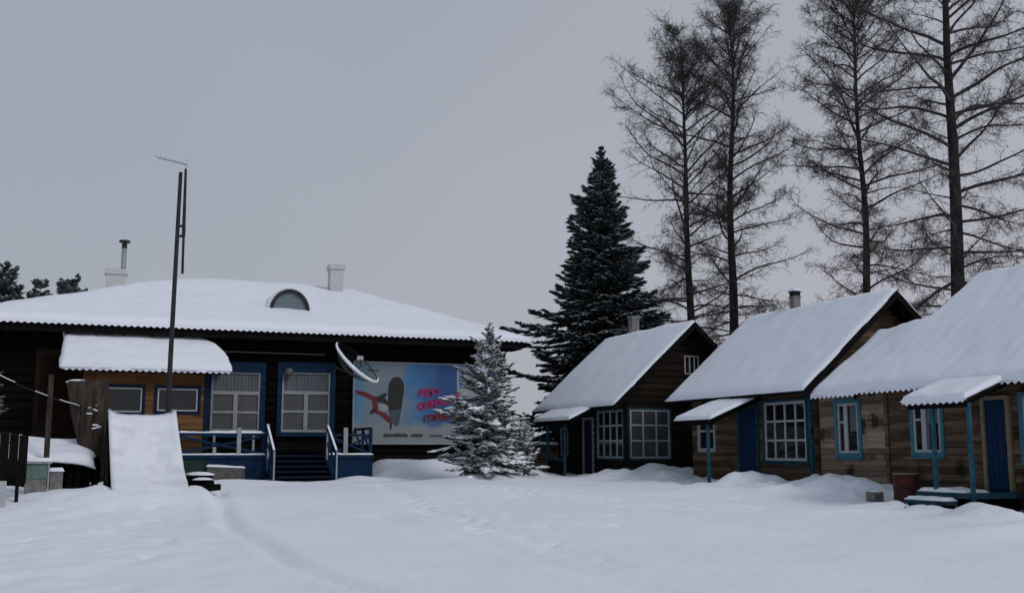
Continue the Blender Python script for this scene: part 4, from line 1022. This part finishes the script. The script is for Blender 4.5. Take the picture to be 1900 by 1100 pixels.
# ------------------------------------------------------------------ trees
def larch(base, height, r0, lean, seed, label, h_start, Lmax, n_br=120, twig_mat=TWIG, top_bush=.5, name="larch_tree", dens=1.0, group="bare larches behind the cabins", rt_=1.0, ztop=None):
    rd = random.Random(seed)
    root = thing(name, base, label, "tree", group)
    bx, by, bz = base
    def axis_pt(t):
        return Vector((bx + lean[0] * t + .22 * noise.noise((t * 3, seed, 0)) * t * 2, by + lean[1] * t + .22 * noise.noise((t * 3, seed, 9)) * t * 2, bz - .3 + (height + .3) * t))
    def axis_r(t): return r0 * (1 - t) ** .85 * (.82 + .18 * (1 - t)) + .012
    N = 36
    MB().tube([axis_pt(k / N) for k in range(N + 1)], [axis_r(k / N) * (1 + .04 * noise.noise((k, seed, 2))) for k in range(N + 1)], 10).build("trunk", BARK, root, smooth=True)
    m = MB(); az = rd.random() * 6
    n_top = int(n_br * .30)
    for b in range(n_br + n_top):
        if b < n_br: t = h_start + (1 - h_start) * ((b + rd.random()) / n_br) * .93
        else: t = 1 - .24 * rd.random() ** 1.1 * (1 - h_start) - .006
        az += 2.4 + rd.uniform(-.6, .6)
        w = (t - h_start) / (1 - h_start)
        L = Lmax * (rd.uniform(.3, .6) if rd.random() < .18 else 1) * min(1, .78 + w * .9) * (1 - (max(0, w - .66) / .34) ** 1.8 * .72) * rd.uniform(.60, 1.04)
        if b >= n_br: L *= .85
        el = R(-7 + 60 * w ** .72 + rd.uniform(-14, 14))
        p = axis_pt(t); d = Vector((math.cos(az) * math.cos(el), math.sin(az) * math.cos(el), math.sin(el)))
        seg = max(5, int(L / .35)); pts = [p.copy()]; step = L / seg
        sag = rd.uniform(-.09, .0) * (1 - w)
        curl = rd.uniform(.02, .10)
        for s_ in range(seg):
            f = s_ / seg
            d = (d + Vector((rd.gauss(0, .10), rd.gauss(0, .10), (sag if f < .5 else curl) + rd.gauss(0, .075)))).normalized()
            p = p + d * step; pts.append(p.copy())
        rb = min(axis_r(t) * .6, (.010 + .0100 * L) * rt_)
        m.tube(pts, [rb * (1 - .88 * k / seg) + .004 for k in range(seg + 1)], 5, cap=False)
        bush = rd.choice((.35, .5, .7, .9, 1.0, 1.3, 1.8)) * dens
        n2 = max(3, int((L + .2) * 4.2))
        for k in range(n2 + 1):
            f = .08 + .92 * ((k + rd.random() * .8) / n2) ** .85 if k < n2 else 1.0
            f = min(f, 1.0)
            x = f * seg; i = min(seg - 1, int(x)); o = pts[i].lerp(pts[i + 1], x - i); dd = (pts[i + 1] - pts[i]).normalized()
            ra = Vector((rd.gauss(0, 1), rd.gauss(0, 1), rd.gauss(0, .7) + (.25 if w > .35 else -.15))); ra = (ra - dd * ra.dot(dd)).normalized()
            ln = rd.uniform(.35, 1.15) * (1 - .45 * f) * min(1, L / 1.8 + .35)
            q_ = (dd * rd.uniform(.35, 1.0) + ra * rd.uniform(.35, .85)).normalized()
            sp = [o]; p2 = o
            for e in range(3):
                q_ = (q_ + Vector((rd.gauss(0, .16), rd.gauss(0, .16), rd.gauss(-.03, .16)))).normalized(); p2 = p2 + q_ * ln / 3; sp.append(p2)
            r2 = (.0085 + .003 * ln) * rt_
            for e in range(3): m.twig(sp[e], sp[e + 1], r2 * (1 - .26 * e), r2 * (.74 - .26 * e))
            n3 = int((ln + .12) * 23 * bush)
            for e in range(n3):
                g_ = rd.random() ** .8 * 2.999; a_ = int(g_); st_ = sp[a_].lerp(sp[a_ + 1], g_ - a_)
                td = (q_ * rd.uniform(.0, .7) + Vector((rd.gauss(0, .6), rd.gauss(0, .6), rd.gauss(-.15, .55)))).normalized()
                l3 = rd.uniform(.10, .40); en = st_ + td * l3
                m.twig(st_, en, .0046 * rt_, .0029 * rt_)
                if l3 > .22:
                    for _ in range(2):
                        s4 = st_.lerp(en, rd.uniform(.3, 1)); t4 = (td + Vector((rd.gauss(0, .7), rd.gauss(0, .7), rd.gauss(-.2, .6)))).normalized()
                        m.twig(s4, s4 + t4 * rd.uniform(.06, .18), .0042 * rt_, .0030 * rt_)
    m.build("crown", twig_mat, root, recalc=False)
    return root

larch((22.1, 36.3, .8), 17.2, .21, (-.25, .1), 101, "slender bare larch nearest the fir, shortest of the four larches", .20, 3.8, 78, dens=1.3)
larch((24.6, 37.4, .8), 19.5, .25, (.25, 0), 102, "tall straight bare larch with dense rounded top, behind the middle cabin's far end", .22, 3.8, 78, dens=1.3)
larch((27.1, 32.2, .8), 18.9, .20, (-.05, 0), 103, "thin-trunked bare larch rising behind the middle cabin's roof peak", .28, 3.7, 76, dens=1.3)
larch((26.5, 27.1, .8), 22.5, .29, (.3, 0), 104, "thick-trunked bare larch with long heavy boughs, behind the nearest cabin", .24, 4.9, 78, dens=1.25, rt_=1.08)

def shrub(base, height, seed, label, twig_mat=TWIGPALE, group=None, name="bare_sapling", n=9, spread=.35, cat="tree", dens=1.0):
    rd = random.Random(seed); root = thing(name, base, label, cat, group)
    m = MB(); stems = MB()
    for s_ in range(n):
        az = rd.random() * 6.28; d = Vector((math.cos(az) * spread * rd.random(), math.sin(az) * spread * rd.random(), 1)).normalized()
        p = Vector(base) + Vector((rd.gauss(0, .08), rd.gauss(0, .08), -.2)); L = height * rd.uniform(.65, 1); seg = 10; pts = [p.copy()]
        for k in range(seg):
            d = (d + Vector((rd.gauss(0, .09), rd.gauss(0, .09), .05))).normalized(); p = p + d * L / seg; pts.append(p.copy())
        stems.tube(pts, [.012 * L / 3 * (1 - .8 * k / seg) + .004 for k in range(seg + 1)], 5)
        nb = int(L * 9 * dens)
        for k in range(nb):
            f = .12 + .88 * rd.random(); x = f * seg; i = min(seg - 1, int(x)); o = pts[i].lerp(pts[i + 1], x - i)
            a2 = rd.random() * 6.28; td = Vector((math.cos(a2), math.sin(a2), rd.uniform(.2, 1.1))).normalized(); ln = rd.uniform(.3, .9) * (1 - .5 * f) * min(1.3, height / 3)
            e1 = o + td * ln; m.twig(o, e1, .007, .004)
            for e in range(4):
                st_ = o.lerp(e1, rd.uniform(.2, 1)); q_ = (td + Vector((rd.gauss(0, .6), rd.gauss(0, .6), rd.gauss(0, .4)))).normalized()
                m.twig(st_, st_ + q_ * rd.uniform(.12, .35), .0055, .003)
    stems.build("stem", BARK if twig_mat is not TWIGFROST else TWIGFROST, root)
    m.build("crown", twig_mat, root, recalc=False)
    return root
SAP = "bare saplings behind the cabins"
for i, (x, y, hh, lab) in enumerate(((20.6, 32.2, 5.2, "pale bare sapling showing over the farthest cabin's front gable"),
                                     (24.9, 33.6, 6.0, "bare sapling standing at the foot of the tall straight larch"),
                                     (26.3, 33.0, 5.6, "bare sapling behind the middle cabin's snowy ridge and stone chimney"),
                                     (29.6, 33.2, 6.6, "bare sapling behind the middle cabin's roof by the thin-trunked larch"),
                                     (25.4, 24.2, 5.2, "bare sapling in the notch between the middle and nearest cabin roofs"),
                                     (28.4, 25.2, 6.0, "pale bare sapling beside the thick-trunked larch behind the nearest roof"))):
    shrub((x, y, .85), hh, 200 + i, lab, group=SAP)
def conifer(name, base, height, radius, seed, label, needle, snow_mat, snow_frac, whorl=.24, per=8, tw=.25, tw_w=.035, step=.12, bare=.07, shape=.85, droop=.35, group=None, trunk_r=.16, cat="tree", leader=.05, snow_w=.8, ragged=.0, tip=.55, loaded=0, spire=0, gaps=0):
    rd = random.Random(seed); root = thing(name, base, label, cat, group)
    bx, by, bz = base
    MB().tube([(bx, by, bz - .3), (bx, by, bz + height * .5), (bx + .02, by, bz + height)], [trunk_r, trunk_r * .55, .012], 9).build("trunk", BARK, root)
    m = MB(); sn = MB(); wood = MB()
    z = bare * height
    while z < height * .985:
        t = z / height
        Rz = radius * (1 - t) ** shape * (1.0 if t > .12 else .80 + t * 1.7) * (.42 if spire and t > 1 - spire else 1) + .05
        n = max(3, int(per * (.45 + .55 * (1 - t))))
        a0 = rd.random() * 6.28
        for k in range(n):
            az = a0 + 6.283 * k / n + rd.gauss(0, .18)
            if gaps and noise.noise((math.cos(az) * 2.1 + seed, math.sin(az) * 2.1, z * 2.2)) < -.5 + gaps: continue
            L = Rz * rd.uniform(.68, 1.14) * (1 + ragged * noise.noise((math.cos(az) * 1.3, math.sin(az) * 1.3 + seed, z * .9)) * 2)
            if rd.random() < .12: L *= 1.12
            el = -droop * (1 - t) + .75 * t ** 2.2 + rd.gauss(0, .08 + .4 * ragged)
            d = Vector((math.cos(az) * math.cos(el), math.sin(az) * math.cos(el), math.sin(el)))
            p = Vector((bx, by, bz + z + rd.uniform(-.8, .8) * whorl)); seg = max(3, int(L / .22)); pts = [p.copy()]
            for s_ in range(seg):
                d = (d + Vector((0, 0, tip / seg * (s_ / seg) ** 1.5 * (1 - .3 * t)))).normalized(); p = p + d * L / seg; pts.append(p.copy())
            wood.tube(pts, [.010 + .009 * L * (1 - q / seg) for q in range(seg + 1)], 4, cap=False)
            ns = max(2, int(L / step)); snowy = rd.random()
            if loaded and snowy > .25 and t < .9:
                for q in range(1, seg):
                    if rd.random() < .75:
                        a_, c_ = pts[q], pts[q + 1]; k_ = loaded * rd.uniform(.6, 1.3)
                        sn.spindle((a_.x, a_.y, a_.z + .02), (c_.x + (c_.x - a_.x) * .35, c_.y + (c_.y - a_.y) * .35, c_.z + .03), k_, k_ * .55)
            for s_ in range(ns + 1):
                f = .12 + .88 * s_ / ns; x = f * seg; i = min(seg - 1, int(x)); o = pts[i].lerp(pts[i + 1], x - i); dd = (pts[i + 1] - pts[i]).normalized()
                side0 = dd.cross(Vector((0, 0, 1))).normalized()
                for sg in (-1, 1, 0):
                    if sg == 0 and s_ % 2 and s_ < ns: continue
                    ln = tw * rd.uniform(.65, 1.25) * (.45 + .75 * min(1, (1 - f) * L / .5)) * min(1, L / .5 + .35)
                    td = (dd * rd.uniform(.7, 1.1) + side0 * sg * rd.uniform(.6, 1.0) + Vector((0, 0, rd.uniform(-.35, .12)))).normalized()
                    e = o + td * ln
                    wd = tw_w * rd.uniform(.7, 1.3)
                    m.spindle(tuple(o), tuple(e), wd, wd * .75)
                    if rd.random() < snow_frac * (.5 + snowy):
                        up = wd * .62
                        a_ = o.lerp(e, rd.uniform(.0, .3)); c_ = o.lerp(e, rd.uniform(.7, 1.02))
                        sn.spindle((a_.x, a_.y, a_.z + up), (c_.x, c_.y, c_.z + up), wd * snow_w, wd * .55)
        z += whorl * rd.uniform(.8, 1.2) * (1.5 if spire and t > 1 - spire else 1)
    wood.build("branches", BARK, root, recalc=False)
    m.build("needles", needle, root, recalc=False)
    if sn.v: sn.build("frost_clumps", snow_mat, root, recalc=False)
    return root

conifer("fir_tree", (17.05, 34.1, .75), 11.6, 3.35, 301, "tall dense dark fir lightly dusted with snow, behind the farthest cabin", NEEDLE, FROSTDIM, .85, whorl=.20, per=20, tw=.42, tw_w=.048, step=.10, shape=.95, droop=.40, bare=.06, ragged=.30, tip=.70, gaps=.05)
conifer("spruce_tree", (9.43, 25.3, .85), 3.82, 1.18, 302, "young spruce heavily coated with snow, standing before the billboard", NEEDLESPR, FROST, 1.5, whorl=.105, per=14, tw=.22, tw_w=.026, step=.058, shape=.55, droop=.12, bare=.03, trunk_r=.05, snow_w=1.9, ragged=.42, loaded=.10, spire=.16, gaps=.20)
conifer("frosted_shrub", (11.25, 27.4, .85), 1.25, .58, 310, "low bush white with hoar frost between the young spruce and the farthest cabin's porch", NEEDLESPR, FROST, 1.3, whorl=.13, per=9, tw=.20, tw_w=.024, step=.07, shape=.22, droop=-.6, bare=.05, trunk_r=.03, snow_w=1.4, ragged=.5, loaded=.07, cat="bush")
conifer("frosted_bush", (-2.0, 24.6, .85), 2.45, .62, 311, "grey frosted bush before the lodge's dark end wall", TWIGFROST, FROSTDIM, .5, whorl=.14, per=9, tw=.22, tw_w=.022, step=.07, shape=.30, droop=-.4, bare=.05, trunk_r=.03, ragged=.5, gaps=.15, cat="bush")
PN = "distant pines beyond the lodge"
conifer("pine_tree", (-4.6, 68.0, .85), 10.9, 2.9, 303, "widest dark pine beyond the lodge's far roof corner", NEEDLEFAR, FROSTDIM, .3, whorl=.36, per=13, tw=.6, tw_w=.15, step=.26, shape=.45, ragged=.25, droop=.1, bare=.3, group=PN)
conifer("pine_tree", (-2.5, 65.6, .85), 10.2, 1.55, 304, "smaller ragged pine between the other two beyond the lodge roof", NEEDLEFAR, FROSTDIM, .35, whorl=.42, per=9, tw=.5, tw_w=.14, step=.26, shape=.5, ragged=.4, droop=.1, bare=.3, group=PN)
conifer("pine_tree", (-3.1, 66.4, .85), 9.3, 2.4, 306, "low spreading pine showing just above the lodge roof edge", NEEDLEFAR, FROSTDIM, .3, whorl=.36, per=12, tw=.55, tw_w=.14, step=.26, shape=.4, droop=.0, bare=.3, group=PN, ragged=.35)
conifer("pine_tree", (-1.0, 65.0, .85), 10.15, 1.45, 305, "round-headed pine standing apart, nearest the brick chimney with a flue", NEEDLEFAR, FROSTDIM, .25, whorl=.32, per=13, tw=.5, tw_w=.14, step=.24, shape=.28, ragged=.2, droop=-.1, bare=.35, group=PN)
